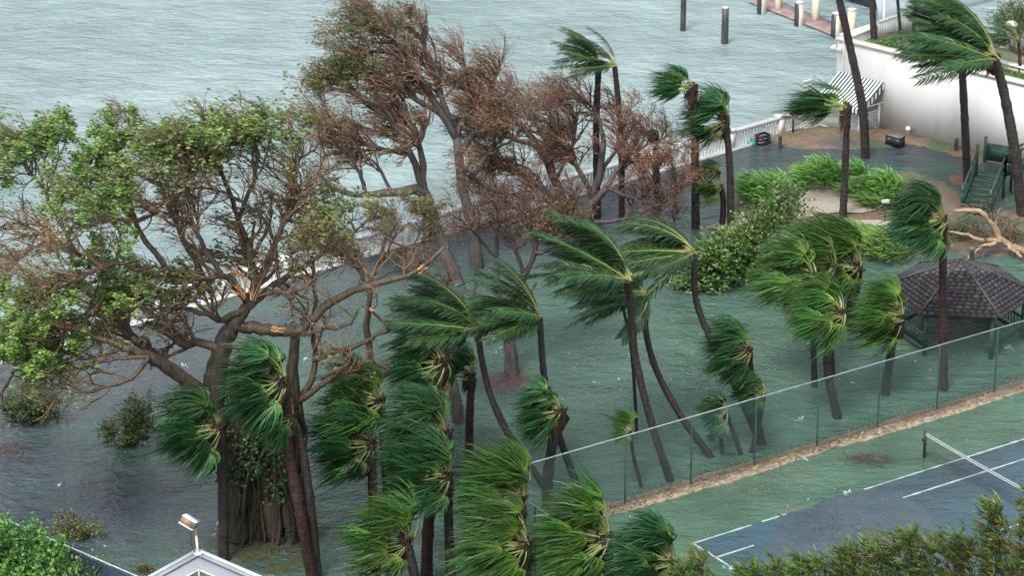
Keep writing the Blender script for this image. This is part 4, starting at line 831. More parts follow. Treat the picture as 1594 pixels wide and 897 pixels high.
palm('fea', 'thicker terrace palm trunk nearest the wall corner', [(1361, 66), (1358, 10), (1354, -70)], .2, .7, 10, z=3.6, thatch=.3)
palm('fea', 'thin terrace palm stem, left one of the close pair', [(1404, 70), (1399, 20), (1393, -60)], .1, .6, 8, z=3.6, thatch=.3)
palm('fea', 'thin terrace palm stem, right one of the close pair', [(1420, 76), (1424, 20), (1432, -60)], .12, .6, 8, z=3.6, thatch=.3)
palm('fea', 'short terrace palm at the right edge beside the leaning palm', [(1588, 114), (1587, 80), (1585, 62)], .1, .55, 10, z=3.6, thatch=.3)
YD = G(1312, 342)[1] - .3; dfb = AT(1310, 180, YD)
fd = thing('dead_frond', 'brown dead frond hanging sideways below the swept palm by the notice sign', 'palm frond', dfb)
P = curve([AT(x, y, YD) for x, y in ((1312, 178), (1290, 181), (1262, 185), (1235, 181), (1226, 179))], 16); mb = MB(); mb.tubes(P, np.linspace(.03, .012, 16), 5); mb.build('rachis', MT['deadleaf'], fd, dfb)
n = 90; x = pr.uniform(3, 14.9, n); j = x.astype(int); f = (x - j)[:, None]; b_ = P[j] * (1 - f) + P[j + 1] * f; t_ = np.linspace(0, 1, 4)[None, :, None]
Q = b_[:, None] + (WIND * .9 + pr.normal(0, .15, (n, 1, 3)) - ZUP * .12) * t_ * pr.uniform(.2, .45, (n, 1, 1)); mb = MB(); mb.strips(Q, np.array([.014, .016, .012, .003])[None] * np.ones((n, 1)), nrm(pr.normal(0, 1, (n, 3))), 0, np.repeat(pr.uniform(0, 1, n), 4)); mb.build('leaflets', MT['deadleaf'], fd, dfb)
# ------------------------------------------------------------------ broad trees
def grow(P, R, n, L, ang, wind, up, k, r, rf=.55, tmin=.15, jit=.22, tpow=1.0, rmin=.004, wdir=WIND, wts=None):
    m, kp, _ = P.shape; seg = np.linalg.norm(P[:, 1:] - P[:, :-1], axis=2).sum(1)
    if wts is not None: seg = seg * wts
    pr_ = seg / seg.sum()
    i = r.choice(m, n, p=pr_); t = tmin + (1 - tmin) * r.uniform(0, 1, n) ** tpow; x = t * (kp - 1) * .999; j = x.astype(int); f = (x - j)[:, None]
    b = P[i, j] * (1 - f) + P[i, j + 1] * f; T = nrm(P[i, j + 1] - P[i, j]); rr = R[i, j] * (1 - f[:, 0]) + R[i, j + 1] * f[:, 0]
    q = r.normal(0, 1, (n, 3)); q = nrm(q - T * np.sum(q * T, 1, keepdims=True)); a = r.normal(ang, .25, n)[:, None]
    d = nrm(T * np.cos(a) + q * np.sin(a)); Ls = L * r.uniform(.5, 1.35, n) * (1.15 - .5 * t); Q = np.zeros((n, k, 3)); Q[:, 0] = b; D = d
    for s_ in range(1, k):
        D = nrm(D + wdir * wind + ZUP * up + r.normal(0, jit, (n, 3))); Q[:, s_] = Q[:, s_ - 1] + D * (Ls / (k - 1))[:, None]
    r0 = np.maximum(rr * rf, rmin); return Q, r0[:, None] * np.linspace(1, .4, k)[None]
def limbs(Y, specs, k=14, r=rng):
    P, R = [], []
    for pts, r0, r1, dy in specs:
        W_ = [AT(x, y, Y + (dy[0] + (dy[1] - dy[0]) * i / max(1, len(pts) - 1))) for i, (x, y) in enumerate(pts)]; C = curve(W_, k)
        C[1:] += r.normal(0, .03, (k - 1, 3)); P.append(C); R.append(np.linspace(r0, r1, k) * (1 + r.normal(0, .05, k)))
    return np.array(P), np.array(R)
def add_leaves(mb, Q, n, L, W, r, wind=1.0, tint=(.2, .9), mask=None, spread=.06):
    m, k, _ = Q.shape; w = np.ones(m) if mask is None else mask(Q[:, -1]); w = w * (.02 + np.clip(noise2(Q[:, 0, 0] + .7 * Q[:, 0, 1], Q[:, 0, 2], 2.6, 77) + .05, 0, 1) ** 1.5); w = w / w.sum(); i = r.choice(m, n, p=w); t = r.uniform(.25, 1, n); x = t * (k - 1) * .999; j = x.astype(int); f = (x - j)[:, None]
    P = Q[i, j] * (1 - f) + Q[i, j + 1] * f + r.normal(0, spread, (n, 3)); T = nrm(Q[i, j + 1] - Q[i, j])
    D = T * .5 + WIND * wind + r.normal(0, .42, (n, 3)) - ZUP * .12; Nn = np.tile(ZUP, (n, 1)) + r.normal(0, .6, (n, 3)) - np.array([0, .3, 0])
    cl = r.uniform(tint[0], tint[1], m)[i]; mb.leaves(P, D, Nn, L * r.uniform(.6, 1.25, n), W * r.uniform(.7, 1.2, n), 0, np.clip(cl + r.normal(0, .15, n), 0, 1))
def blobs(bl, basew):
    def fn(p):
        x, y = to_px(p); w = np.full(len(p), float(basew))
        for cx, cy, rr, a in bl: w += a * np.exp(-((x - cx) ** 2 + (y - cy) ** 2) / (rr * rr))
        return w
    return fn
def build_tree(name, label, base, trunk, L1, lv, leaf_n, leaf_sz, mats, mask, seed, tint=(.2, .9), extra=None, lwind=1.0, wts=None, tmat=None, cat='tree', group='storm-battered broadleaf trees'):
    # trunk: list of (P,R) main stems; lv: (n, L, ang, wind, up, k) per level
    r = np.random.default_rng(seed); t = thing(name, label, cat, base, group)
    mb = MB(); TP_, TR_ = trunk
    for P, R in zip(TP_, TR_): mb.tubes(P, R, 10)
    mb.build('trunk', MT[tmat or mats[0]], t, base, True)
    if L1 is not None:
        for P, R in zip(*L1):
            mb = MB(); mb.tubes(P, R, 8); mb.build('limb', MT[mats[0]], t, base, True)
        P, R = L1
    else: P, R = TP_, TR_
    allb = []
    for q, (n, L, ang, wind, up, k, sides) in enumerate(lv):
        P2, R2 = grow(P, R, n, L, ang, wind, up, k, r, rf=(.6, .6, .55, .55)[q], tmin=(.25, .2, .15, .1)[q], rmin=(.03, .014, .0075, .0055)[q], wts=wts if q == 0 else None)
        R2 = np.minimum(R2, (.08, .032, .0105, .01)[q]); allb.append((P2, R2, sides)); P, R = P2, R2
    mb = MB(); mb.tubes(allb[0][0], allb[0][1], 5, 0, r.uniform(0, 1, len(allb[0][0]))); mb.build('branches', MT[mats[1]], t, base, kind='stuff')
    mb = MB()
    for P2, R2, sides in allb[1:]: mb.tubes(P2, R2, sides, 0, r.uniform(0, 1, len(P2)))
    mb.build('twigs', MT[mats[2]], t, base, kind='stuff')
    for (n, mt, tn, msk) in leaf_n:
        mb = MB(); add_leaves(mb, allb[-1][0], n, leaf_sz[0], leaf_sz[1], r, lwind, tn, msk); mb.build('crown', MT[mt], t, base, kind='stuff')
    return t, allb
# banyan
BY = G(395, 828); BYY = BY[1]
tr_ = limbs(BYY, [([(395, 840), (385, 760), (350, 680), (332, 640)], .75, .5, (0, 0)), ([(372, 838), (365, 770), (352, 700), (335, 640)], .42, .35, (-.8, -.3)), ([(425, 835), (418, 770), (390, 690), (350, 640)], .5, .35, (-.4, 0)),
    ([(470, 800), (462, 700), (457, 620), (456, 550), (464, 512)], .34, .15, (.9, .6)), ([(450, 815), (440, 740), (430, 680), (400, 640)], .35, .25, (-.6, 0)), ([(332, 640), (335, 590), (347, 540), (366, 500)], .48, .3, (0, .3)), ([(350, 650), (400, 650), (445, 620)], .4, .3, (0, .5))], 16)
BL = [([(332, 640), (303, 606), (265, 575), (232, 556), (190, 540)], .42, .16, (0, -1.5)), ([(265, 575), (225, 540), (185, 500), (140, 470)], .25, .08, (0, 2)), ([(345, 545), (312, 532), (285, 536), (262, 520), (225, 500)], .22, .1, (0, 1.2)),
    ([(366, 500), (384, 478), (396, 445), (390, 400), (372, 340)], .3, .12, (.3, .5)), ([(384, 478), (345, 498), (318, 487), (272, 479), (235, 494)], .16, .07, (.3, -1)), ([(386, 470), (366, 440), (345, 428), (318, 436), (267, 428), (228, 420)], .19, .07, (.3, -1.5)),
    ([(362, 505), (400, 512), (440, 515), (466, 516)], .3, .24, (.3, .6)), ([(466, 516), (490, 492), (520, 466), (560, 446), (604, 440), (655, 418), (692, 384)], .24, .08, (.6, 1.5)), ([(560, 446), (564, 420), (545, 400), (520, 385)], .1, .04, (1, 1)),
    ([(466, 520), (492, 515), (536, 507), (559, 481)], .13, .05, (.6, 0)), ([(452, 640), (483, 597), (489, 560), (488, 519), (491, 460), (484, 400)], .17, .06, (.8, 1.5)), ([(489, 560), (527, 545), (565, 535), (582, 522), (605, 514), (590, 496), (562, 473)], .14, .05, (.8, 0)),
    ([(450, 640), (468, 622), (502, 600), (541, 565), (549, 560), (533, 548), (512, 537)], .16, .06, (.6, -.4)), ([(395, 470), (430, 440), (465, 418), (500, 394), (520, 362)], .16, .06, (.4, 2)), ([(396, 445), (430, 380), (455, 310), (462, 250), (455, 205)], .15, .04, (.4, 1.5)),
    ([(372, 340), (350, 285), (330, 240), (300, 212)], .12, .04, (.5, -.5)), ([(372, 340), (395, 280), (400, 230), (385, 200)], .1, .04, (.5, 1)), ([(318, 436), (290, 380), (262, 320), (240, 260), (215, 215)], .14, .04, (-.5, .5)), ([(267, 428), (225, 370), (190, 320), (160, 290), (120, 215)], .13, .04, (-1, 1)),
    ([(235, 494), (180, 430), (120, 395), (75, 372), (30, 345)], .15, .05, (-1, 2)), ([(120, 395), (80, 320), (50, 270), (30, 250)], .1, .04, (1, 2)), ([(190, 540), (130, 520), (80, 540), (30, 560)], .13, .04, (-1.5, -1)), ([(232, 556), (200, 590), (150, 605), (110, 612)], .12, .04, (-1.5, -2.5)),
    ([(228, 420), (170, 410), (110, 440), (60, 460)], .11, .04, (-1.5, -2)), ([(345, 428), (300, 350), (290, 290), (270, 235)], .12, .04, (-1, -2)), ([(30, 345), (0, 352), (-40, 360)], .07, .04, (2, 2)), ([(75, 372), (30, 400), (-20, 420)], .08, .04, (2, 1)), ([(30, 560), (10, 600), (-20, 640)], .08, .03, (-1, -1)), ([(500, 394), (540, 370), (575, 340)], .07, .03, (2, 2)), ([(462, 250), (490, 230), (505, 205)], .06, .03, (1.5, 2)), ([(232, 556), (175, 560), (110, 575), (50, 592)], .1, .03, (-1.5, -2.2)), ([(190, 540), (140, 558), (80, 540), (20, 515)], .09, .03, (-1.5, -.5)), ([(300, 350), (250, 330), (200, 345), (150, 340)], .09, .03, (-1, -2)), ([(430, 380), (400, 330), (350, 300), (310, 290)], .08, .03, (.4, -1)), ([(180, 430), (130, 440), (90, 430), (40, 440)], .08, .03, (-.5, -2))]
b1 = limbs(BYY, [(p, a * .86, c * .86, d) for p, a, c, d in BL], 14); BW = np.ones(len(BL)); BL = BL; BW[[0, 6]] = .15; BW[[7, 9, 11, 12]] = .10; BW[10] = .3; BW[[8, 13]] = .6
GB = [(55, 225, 55, 3), (120, 200, 45, 3), (20, 285, 45, 3), (215, 195, 45, 2.5), (265, 185, 40, 2.5), (330, 200, 45, 2), (400, 205, 50, 1.6), (470, 185, 35, 1.8), (120, 430, 50, 4), (165, 310, 45, 3), (175, 370, 50, 2.2), (190, 450, 45, 2), (60, 545, 60, 6), (120, 555, 60, 5), (190, 565, 50, 4), (20, 520, 50, 4), (230, 595, 40, 1.6), (20, 470, 40, 1.5), (95, 285, 40, 2), (240, 430, 40, 1), (520, 330, 40, .7)]
ban, bb = build_tree('banyan_tree', 'huge spreading banyan with broken limbs and hanging roots', BY, tr_, b1, [(440, 2.1, .75, .05, .06, 7, 5), (2600, 1.15, .65, .15, .03, 6, 4), (12500, .62, .6, .26, 0, 4, 3)],
    [(44000, 'leafgreen', (.2, 1.0), blobs(GB, .02)), (22000, 'leafolive', (.2, 1.0), blobs([(200, 350, 220, .6), (420, 260, 130, .8), (150, 560, 120, 2.0)], .15))], (.16, .085), ('bark', 'barkred', 'twig'), None, 21, wts=BW, lwind=1.5, tmat='rootbark')
# hanging roots and torn wood of the banyan
r = np.random.default_rng(5); n = 150; bc = r.choice([352, 368, 385, 404, 430, 462, 476], n); bx = bc + r.normal(0, 5, n); by_ = np.clip(790 + r.normal(0, 22, n), 740, 845)
P = np.zeros((n, 7, 3))
for i in range(n):
    d_ = r.uniform(-1.3, .8); top_ = AT((bc[i] + 400) / 2 + r.normal(0, 20), r.uniform(600, 700), BYY + d_ * .5); bot = AT(bx[i], by_[i], BYY + d_); bot[2] = min(bot[2], .05) - .1; P[i] = top_ + (bot - top_) * np.linspace(0, 1, 7)[:, None] ** .9 + r.normal(0, .09, (7, 3))
mb = MB(); mb.tubes(P, r.uniform(.015, .11, n)[:, None] * np.linspace(1, .8, 7)[None], 5, 0, r.uniform(0, 1, n)); mb.build('aerial_roots', MT['rootbark'], ban, BY, kind='stuff')
def splinters(px, py, dx, dy, n, L, parent, org, Y, spread=.35, rad=.035):
    r = np.random.default_rng(int(px + py)); c = AT(px, py, Y); d = nrm(AT(px + dx, py + dy, Y) - c); P = np.zeros((n, 5, 3))
    for i in range(n): 
        e = nrm(d + r.normal(0, spread, 3)); P[i] = c + r.normal(0, .05, 3) + e * (np.linspace(0, 1, 5) * L * r.uniform(.4, 1))[:, None] + r.normal(0, .015, (5, 3))
    mb = MB(); mb.tubes(P, rad * r.uniform(.5, 1.2, n)[:, None] * np.linspace(1, .25, 5)[None], 4); mb.build('torn_wood', MT['torn'], parent, org)
splinters(380, 462, -18, -44, 14, 1.4, ban, BY, BYY - .3); splinters(378, 430, -32, -12, 8, 1.0, ban, BY, BYY - .3); splinters(395, 465, 14, -25, 5, .8, ban, BY, BYY - .2); splinters(75, 395, -12, -60, 8, 1.7, ban, BY, BYY, .2); splinters(140, 320, -45, -40, 6, 2.0, ban, BY, BYY + .3, .15, .03)
splinters(110, 506, -70, -8, 6, 2.0, ban, BY, BYY - 1.4, .04, .08); splinters(654, 420, 8, -8, 4, .35, ban, BY, BYY + 1.3, .3, .06); splinters(576, 482, 8, 3, 3, .3, ban, BY, BYY - .1, .3, .05); splinters(424, 513, 16, 1, 6, .5, ban, BY, BYY + .12, .06, .05); splinters(270, 318, -70, 0, 3, 2.0, ban, BY, BYY, .06, .03)
# tall wind-shorn tree by the seawall
B2 = G(712, 442); Y2 = B2[1]
t2 = limbs(Y2, [([(714, 445), (700, 410), (680, 355), (662, 300)], .32, .21, (0, 1)), ([(742, 420), (736, 352), (721, 300), (710, 214)], .32, .19, (2, 2.5)), ([(662, 300), (640, 295), (610, 300), (570, 303), (520, 295), (495, 268)], .24, .08, (1, 0))], 14)
l2 = limbs(Y2, [([(710, 214), (672, 150), (640, 100), (600, 50), (560, 15)], .2, .05, (2.5, 2)), ([(710, 214), (690, 160), (668, 90), (640, 40)], .17, .05, (2.5, 3.5)), ([(710, 214), (730, 160), (725, 110), (700, 70)], .15, .05, (2.5, 4)), ([(715, 240), (750, 190), (765, 140), (775, 100)], .15, .04, (2.5, 3)),
    ([(662, 300), (640, 240), (610, 190), (560, 150), (520, 130)], .18, .05, (1, 1)), ([(662, 300), (655, 240), (640, 190), (600, 130), (550, 80)], .16, .05, (1, 2)), ([(690, 180), (640, 150), (580, 110), (530, 70)], .13, .04, (2.5, 1)), ([(640, 240), (590, 230), (540, 210), (505, 180)], .12, .04, (1, .5)),
    ([(570, 303), (560, 270), (545, 240), (520, 215)], .1, .04, (.3, 0)), ([(720, 300), (760, 240), (790, 200), (800, 150)], .14, .04, (2.5, 2)), ([(610, 300), (590, 260), (560, 235), (530, 230)], .08, .03, (.5, .5)), ([(760, 240), (800, 215), (815, 190)], .08, .03, (2, 1.5))], 12)
build_tree('wind_shorn_tree', 'tall rust-brown tree sheared by wind beside the seawall', B2, t2, l2, [(290, 1.9, .6, .12, .10, 7, 5), (1800, 1.2, .45, .2, .05, 6, 4), (8600, .68, .42, .28, .03, 4, 3)],
    [(8000, 'leafgreen', (.0, .5), blobs([(560, 30, 50, 1.6), (525, 110, 60, 2.2), (520, 200, 50, 1.6), (600, 150, 60, .7)], .03)), (9000, 'leafrust', (.2, 1.0), blobs([(680, 140, 90, 1)], .5)), (7500, 'leafolive', (.2, .9), None)], (.13, .06), ('barkgrey', 'barkred', 'twigred'), None, 22)
# bare spreading tree
B3 = G(905, 367); Y3 = B3[1]
t3 = limbs(Y3, [([(915, 368), (914, 340), (920, 320), (945, 290)], .28, .16, (0, 0)), ([(912, 368), (908, 330), (920, 305), (935, 270), (940, 220)], .26, .14, (.3, .5)), ([(886, 372), (880, 330), (865, 280), (840, 230), (800, 180)], .3, .12, (.5, 1.5))], 12)
l3 = limbs(Y3, [([(945, 290), (975, 305), (995, 305), (1010, 285), (1030, 250)], .12, .04, (0, -.5)), ([(945, 290), (962, 262), (985, 235), (1000, 200)], .13, .04, (0, 1)), ([(940, 220), (930, 180), (905, 150), (880, 140)], .12, .04, (.5, 1)), ([(935, 270), (960, 230), (968, 190), (955, 165)], .1, .03, (.5, 2)), ([(925, 345), (965, 343), (1000, 330), (1030, 318), (1065, 290)], .1, .03, (0, -.5)),
    ([(865, 280), (850, 220), (820, 170), (790, 150)], .14, .04, (1, 2)), ([(840, 230), (800, 215), (760, 190), (730, 180)], .12, .04, (1.3, .5)), ([(880, 330), (850, 300), (810, 270), (770, 240), (730, 220)], .14, .04, (.5, 0)), ([(920, 305), (900, 260), (870, 210), (850, 160)], .13, .04, (.3, 0)), ([(865, 280), (890, 230), (895, 180), (870, 150)], .1, .03, (1, 2.5)),
    ([(880, 340), (840, 330), (800, 320), (760, 290)], .1, .03, (.3, -.5)), ([(995, 305), (1030, 300), (1055, 285), (1072, 262)], .06, .025, (-.2, -.8)), ([(800, 180), (770, 165), (735, 160)], .08, .03, (1.5, 1.5)), ([(985, 235), (1010, 225), (1035, 215)], .06, .025, (1, 1))], 12)
build_tree('bare_spreading_tree', 'wide bare tree of red-brown twigs in the middle of the flooded lawn edge', B3, t3, l3, [(360, 1.6, .65, .10, .08, 7, 5), (1900, 1.0, .52, .17, .05, 6, 4), (8000, .62, .45, .24, .03, 4, 3)],
    [(17000, 'leafrust', (.2, 1.0), None), (2200, 'leafolive', (.2, .8), None)], (.10, .045), ('barkgrey', 'barkred', 'twigred'), None, 23)
# forked bare tree
B4 = G(797, 582); Y4 = B4[1]
t4 = limbs(Y4, [([(797, 584), (794, 540), (786, 505), (795, 465), (815, 430)], .32, .16, (0, .5)), ([(800, 520), (808, 500), (815, 480), (835, 440)], .1, .05, (0, .8)), ([(790, 510), (775, 450), (772, 400), (775, 340)], .16, .07, (0, 1.5))], 14)
l4 = limbs(Y4, [([(815, 430), (833, 394), (825, 355), (800, 320), (780, 300)], .13, .04, (.5, 1)), ([(833, 394), (860, 382), (882, 351), (895, 320), (890, 290)], .12, .04, (.5, 1)), ([(815, 430), (805, 395), (790, 360), (770, 340), (755, 320)], .1, .03, (.5, 0)), ([(775, 340), (765, 300), (740, 280), (720, 270)], .07, .03, (1.5, 1)), ([(860, 382), (870, 340), (850, 310), (830, 290)], .08, .03, (.6, 1.5)), ([(772, 400), (745, 370), (730, 350), (700, 330)], .07, .03, (1, .5))], 12)
build_tree('forked_bare_tree', 'forked tree with a stout grey trunk and sparse curling twigs', B4, t4, l4, [(110, 1.2, .7, .03, .10, 7, 4), (700, .8, .65, .05, .05, 6, 3), (2600, .45, .6, .08, .03, 4, 3)],
    [(1500, 'leafrust', (.2, .9), None), (1600, 'leafolive', (.3, .9), None)], (.12, .06), ('barkgrey', 'barkred', 'twigred'), None, 24)
# slender tree, trunk stub with broken limb, hidden grey trunk
B5 = G(592, 640); t5 = limbs(B5[1], [([(592, 645), (578, 570), (572, 505), (576, 461), (585, 420), (600, 370)], .17, .07, (0, 0))], 14)
l5 = limbs(B5[1], [([(576, 461), (560, 420), (530, 395), (500, 385)], .07, .03, (0, .5)), ([(585, 420), (605, 390), (615, 360), (600, 330)], .06, .025, (0, 1)), ([(600, 370), (640, 385), (670, 360), (660, 330)], .06, .025, (0, -.5)), ([(578, 440), (620, 420), (640, 425), (655, 410)], .05, .02, (0, -.5))], 10)
build_tree('slender_tree', 'slender leaning tree with sparse olive leaves right of the banyan', B5, t5, l5, [(70, 1.0, .7, .04, .1, 6, 4), (480, .7, .6, .06, .05, 5, 3), (1800, .42, .6, .1, 0, 4, 3)], [(5200, 'leafolive', (.2, 1), None)], (.13, .06), ('bark', 'bark', 'twig'), None, 25)
B6 = G(713, 657); t6 = limbs(B6[1], [([(714, 660), (708, 610), (700, 580), (692, 555)], .26, .2, (0, .3))], 10)
l6 = limbs(B6[1], [([(700, 572), (668, 562), (630, 568), (576, 592)], .2, .15, (.2, 0)), ([(692, 555), (670, 500), (690, 460), (700, 430)], .12, .04, (.3, 1)), ([(692, 555), (720, 520), (735, 470)], .1, .04, (.3, .5))], 10)
build_tree('broken_tree', 'tree with a sawn-off grey limb pointing sideways behind the fan palms', B6, t6, l6, [(40, .9, .7, .05, .05, 6, 4), (200, .6, .6, .08, 0, 5, 3), (700, .4, .6, .1, 0, 4, 3)], [(1500, 'leafolive', (.2, .9), None)], (.14, .07), ('barkgrey', 'bark', 'twig'), None, 26)
# fallen limb by the gazebo
BF = G(1560, 405); YF = BF[1]; fl_ = thing('fallen_limb', 'pale broken branch lying behind the gazebo at the picture edge', 'branch', BF)
Pf, Rf = limbs(YF, [([(1640, 415), (1594, 392), (1560, 375), (1548, 352), (1525, 330), (1485, 328)], .2, .09, (.5, .8)), ([(1560, 375), (1530, 372), (1495, 363), (1478, 360)], .12, .05, (.6, .4)), ([(1550, 378), (1530, 385), (1512, 398), (1495, 410)], .12, .05, (.5, -.2)), ([(1565, 378), (1585, 396), (1610, 410)], .1, .07, (.3, -.3)), ([(1548, 352), (1552, 335), (1558, 322)], .05, .03, (.7, .7))], 12)
for P_, R_ in zip(Pf, Rf):
    mb = MB(); mb.tubes(P_, R_, 8); mb.build('limb', MT['barktan'], fl_, BF, True)
Pg, Rg = grow(Pf, Rf, 50, 1.0, .8, .02, .05, 6, np.random.default_rng(9), .5); mb = MB(); mb.tubes(Pg, np.minimum(Rg, .035), 5); mb.build('twigs', MT['barkred'], fl_, BF, kind='stuff')

# ------------------------------------------------------------------ shrubs, hedges, clumps
def shrub(name, label, px, py, lobes, n, lsz, mat, seed, stems=30, wind=.5, tint=(.1, .95), z=0.0, twigs=True, cat='shrub', group=None, twm='twig'):
    # lobes: (px, py, radius m, dy)
    r = np.random.default_rng(seed); base = G(px, py, z); t = thing(name, label, cat, base, group); C = [(AT(x, y, base[1] + dy), R) for x, y, R, dy in lobes]
    w = np.array([R ** 2 for _, R in C]); w /= w.sum(); nb = max(40, n // 22); i = r.choice(len(C), nb, p=w); ctr = np.array([c for c, _ in C])[i]; rad = np.array([R for _, R in C])[i]
    u = nrm(r.normal(0, 1, (nb, 3))); tip = ctr + u * (rad * r.uniform(.35, 1.25, nb))[:, None] * np.array([1, 1, .85]); tip[:, 2] = np.maximum(tip[:, 2], base[2] + .03)
    root = base + (ctr - base) * r.uniform(.1, .8, nb)[:, None]; root[:, 2] = np.maximum(root[:, 2], base[2] - .1); tt = np.linspace(0, 1, 6)[None, :, None]
    P = root[:, None] * (1 - tt) + tip[:, None] * tt + WIND * (tt ** 2) * .15 + r.normal(0, .04, (nb, 6, 3))
    if twigs: mb = MB(); mb.tubes(P, r.uniform(.008, .018, nb)[:, None] * np.linspace(1, .4, 6)[None], 3, 0, r.uniform(0, 1, nb)); mb.build('stems', MT[twm], t, base, kind='stuff')
    mb = MB(); add_leaves(mb, P[:, 2:], n, lsz[0], lsz[1], r, wind, tint, None, lsz[0] * .7); mb.build('foliage', MT[mat], t, base, kind='stuff'); return t
shrub('sea_grape_shrub', 'large leafy shrub in the flood between the curved palm and the garden path', 1130, 445, [(1075, 435, .9, 0), (1100, 410, 1.2, .3), (1130, 395, 1.3, .6), (1165, 375, 1.3, .8), (1195, 350, 1.2, 1.2), (1215, 325, 1.1, 1.6), (1236, 302, .9, 2.0), (1150, 420, 1.2, 0), (1100, 450, .9, -.4), (1185, 400, 1.0, .3)], 16000, (.18, .14), 'leafgrape', 31, tint=(.1, .9), wind=.4)
shrub('bare_twig_shrub', 'leafless brown thicket between the leafy shrub and the path', 1225, 370, [(1225, 345, .9, 0), (1255, 320, .7, .5), (1200, 370, .7, -.3)], 500, (.1, .06), 'leafrust', 32)
shrub('hedge_bush', 'bright green leafy hedge below the screened fence', 50, 1000, [(-20, 850, 1.3, 0), (30, 860, 1.3, .2), (70, 880, 1.2, .2), (110, 900, 1.2, 0), (150, 915, 1.1, 0), (0, 900, 1.4, -.8), (60, 930, 1.5, -1), (130, 950, 1.3, -1)], 22000, (.17, .11), 'leafhedge', 33, wind=.35)
shrub('fallen_leafy_branch', 'dark green broken-off leafy branch in the flood under the banyan limb end', 58, 655, [(32, 628, .8, 0), (60, 618, .95, 0), (84, 630, .8, 0), (58, 648, .8, 0)], 3200, (.15, .08), 'leafdark', 34, cat='branch', wind=.4)
shrub('fallen_leafy_branch', 'olive drooping leafy branch dipping into the flood left of the near fan palm', 205, 690, [(190, 650, .7, 0), (215, 640, .8, 0), (235, 655, .7, 0), (175, 670, .5, 0), (210, 680, .6, -.2), (225, 625, .8, 0), (160, 660, .4, 0)], 3600, (.14, .07), 'leafdark', 35, cat='branch', wind=.5, tint=(.2, 1))
shrub('floating_branch', 'olive leafy branch floating just behind the screened fence', 120, 835, [(95, 828, .55, 0), (120, 820, .65, 0), (145, 832, .6, 0), (130, 840, .5, 0), (165, 825, .35, 0), (118, 805, .25, .2)], 1500, (.13, .06), 'leafolive', 36, cat='branch', wind=.3)
shrub('floating_branch', 'small brown branch floating at the foot of the white roof', 232, 890, [(225, 885, .35, 0), (240, 890, .3, 0)], 260, (.11, .05), 'leafolive', 37, cat='branch', wind=.3)
shrub('brown_shrub', 'red-brown withered shrub at the water edge beside the tall half-stripped palm', 1050, 350, [(1060, 300, .7, 0), (1045, 320, .8, 0), (1070, 325, .6, .2)], 900, (.08, .04), 'leafrust', 38, wind=.5, twm='twigred')
shrub('dark_shrub', 'dark tangled shrub at the foot of the green stairs', 1545, 375, [(1480, 350, .8, 0), (1510, 345, .8, .3), (1560, 345, 1.0, 0), (1590, 360, 1.0, 0), (1450, 350, .7, 0)], 2600, (.12, .05), 'leafdark', 39, twm='twig', tint=(0, .5))
shrub('terrace_hedge', 'low clipped hedge along the top of the tall white wall', 1500, 95, [(1360 + 16 * i, 59 + 4.1 * i, .42, 0) for i in range(18)], 4200, (.12, .07), 'leafhedge', 40, z=3.6, twigs=False) if False else None
r_ = np.random.default_rng(40)
hz_ = thing('terrace_hedge', 'low clipped hedge along the top of the tall white wall', 'hedge', WALL_A + BK * .8 + ZUP * TZ)
n = 9000; sx_ = r_.uniform(1.3, 13, n); hp = WALL_A + WALL_D * sx_[:, None] + BK * r_.uniform(.35, 1.25, n)[:, None] + ZUP * (TZ + .65 * r_.uniform(.2, 1, n) * (1 + .25 * np.sin(sx_ * 3)))[:, None]
mb = MB(); mb.leaves(hp, r_.normal(0, .6, (n, 3)) + WIND * .4 + ZUP * .3, r_.normal(0, .6, (n, 3)) + ZUP, .13, .07, 0, r_.uniform(0, 1, n)); mb.build('foliage', MT['leafhedge'], hz_, WALL_A + BK * .8 + ZUP * TZ, kind='stuff')
shrub('terrace_bush', 'green bush on the terrace beside the thin palm pair', 1440, 78, [(1440, 60, .6, .4), (1460, 68, .6, .3)], 1100, (.13, .07), 'leafhedge', 41, z=3.6)
shrub('terrace_tree', 'dark green tree at the top right corner behind the terrace', 1590, 88, [(1580, 20, 1.4, 2), (1610, 40, 1.5, 2), (1560, 55, 1.0, 2), (1600, 70, 1.2, 1.5)], 4500, (.14, .06), 'leafdark', 42, z=3.6, cat='tree')
def clump(label, px, py, R, Hh, n, seed, z=.05, nm='strap_leaf_clump', mat='lily'):
    r = np.random.default_rng(seed); base = G(px, py, z); t = thing(nm, label, 'plant', base, 'round clumps of blown strap leaves')
    az = r.uniform(0, 6.283, n); rr = R * np.sqrt(r.uniform(0, 1, n)); root = base + np.stack([np.cos(az) * rr, np.sin(az) * rr, np.zeros(n)], -1)
    dome = np.sqrt(np.maximum(0, 1 - (rr / R) ** 2)) * Hh * (.8 + .35 * noise2(root[:, 0], root[:, 1], 3.5, seed)); root[:, 2] += dome * r.uniform(.15, .75, n)
    d = nrm(np.stack([np.cos(az) * .55, np.sin(az) * .55, np.ones(n) * .9], -1) + r.normal(0, .25, (n, 3))); k = 5; tt = np.linspace(0, 1, k); L = r.uniform(.45, 1.0, n)
    kk = (.9 * tt)[None, :, None]; tg = nrm(WIND + r.normal(0, .25, (n, 3)) - ZUP * .1); D = nrm(d[:, None] * (1 - kk) + tg[:, None] * kk - ZUP * (.25 * tt ** 2)[None, :, None])
    P = np.zeros((n, k, 3)); P[:, 1:] = np.cumsum(D[:, :-1] * (L / (k - 1))[:, None, None], 1); P += root[:, None]
    mb = MB(); mb.strips(P, np.array([.02, .034, .036, .026, .004])[None] * r.uniform(.8, 1.2, (n, 1)), nrm(ZUP + r.normal(0, .5, (n, 3))), 0, np.clip(tt[None] * .6 + r.uniform(0, .4, (n, 1)), 0, 1)); mb.build('foliage', MT[mat], t, base, kind='stuff')
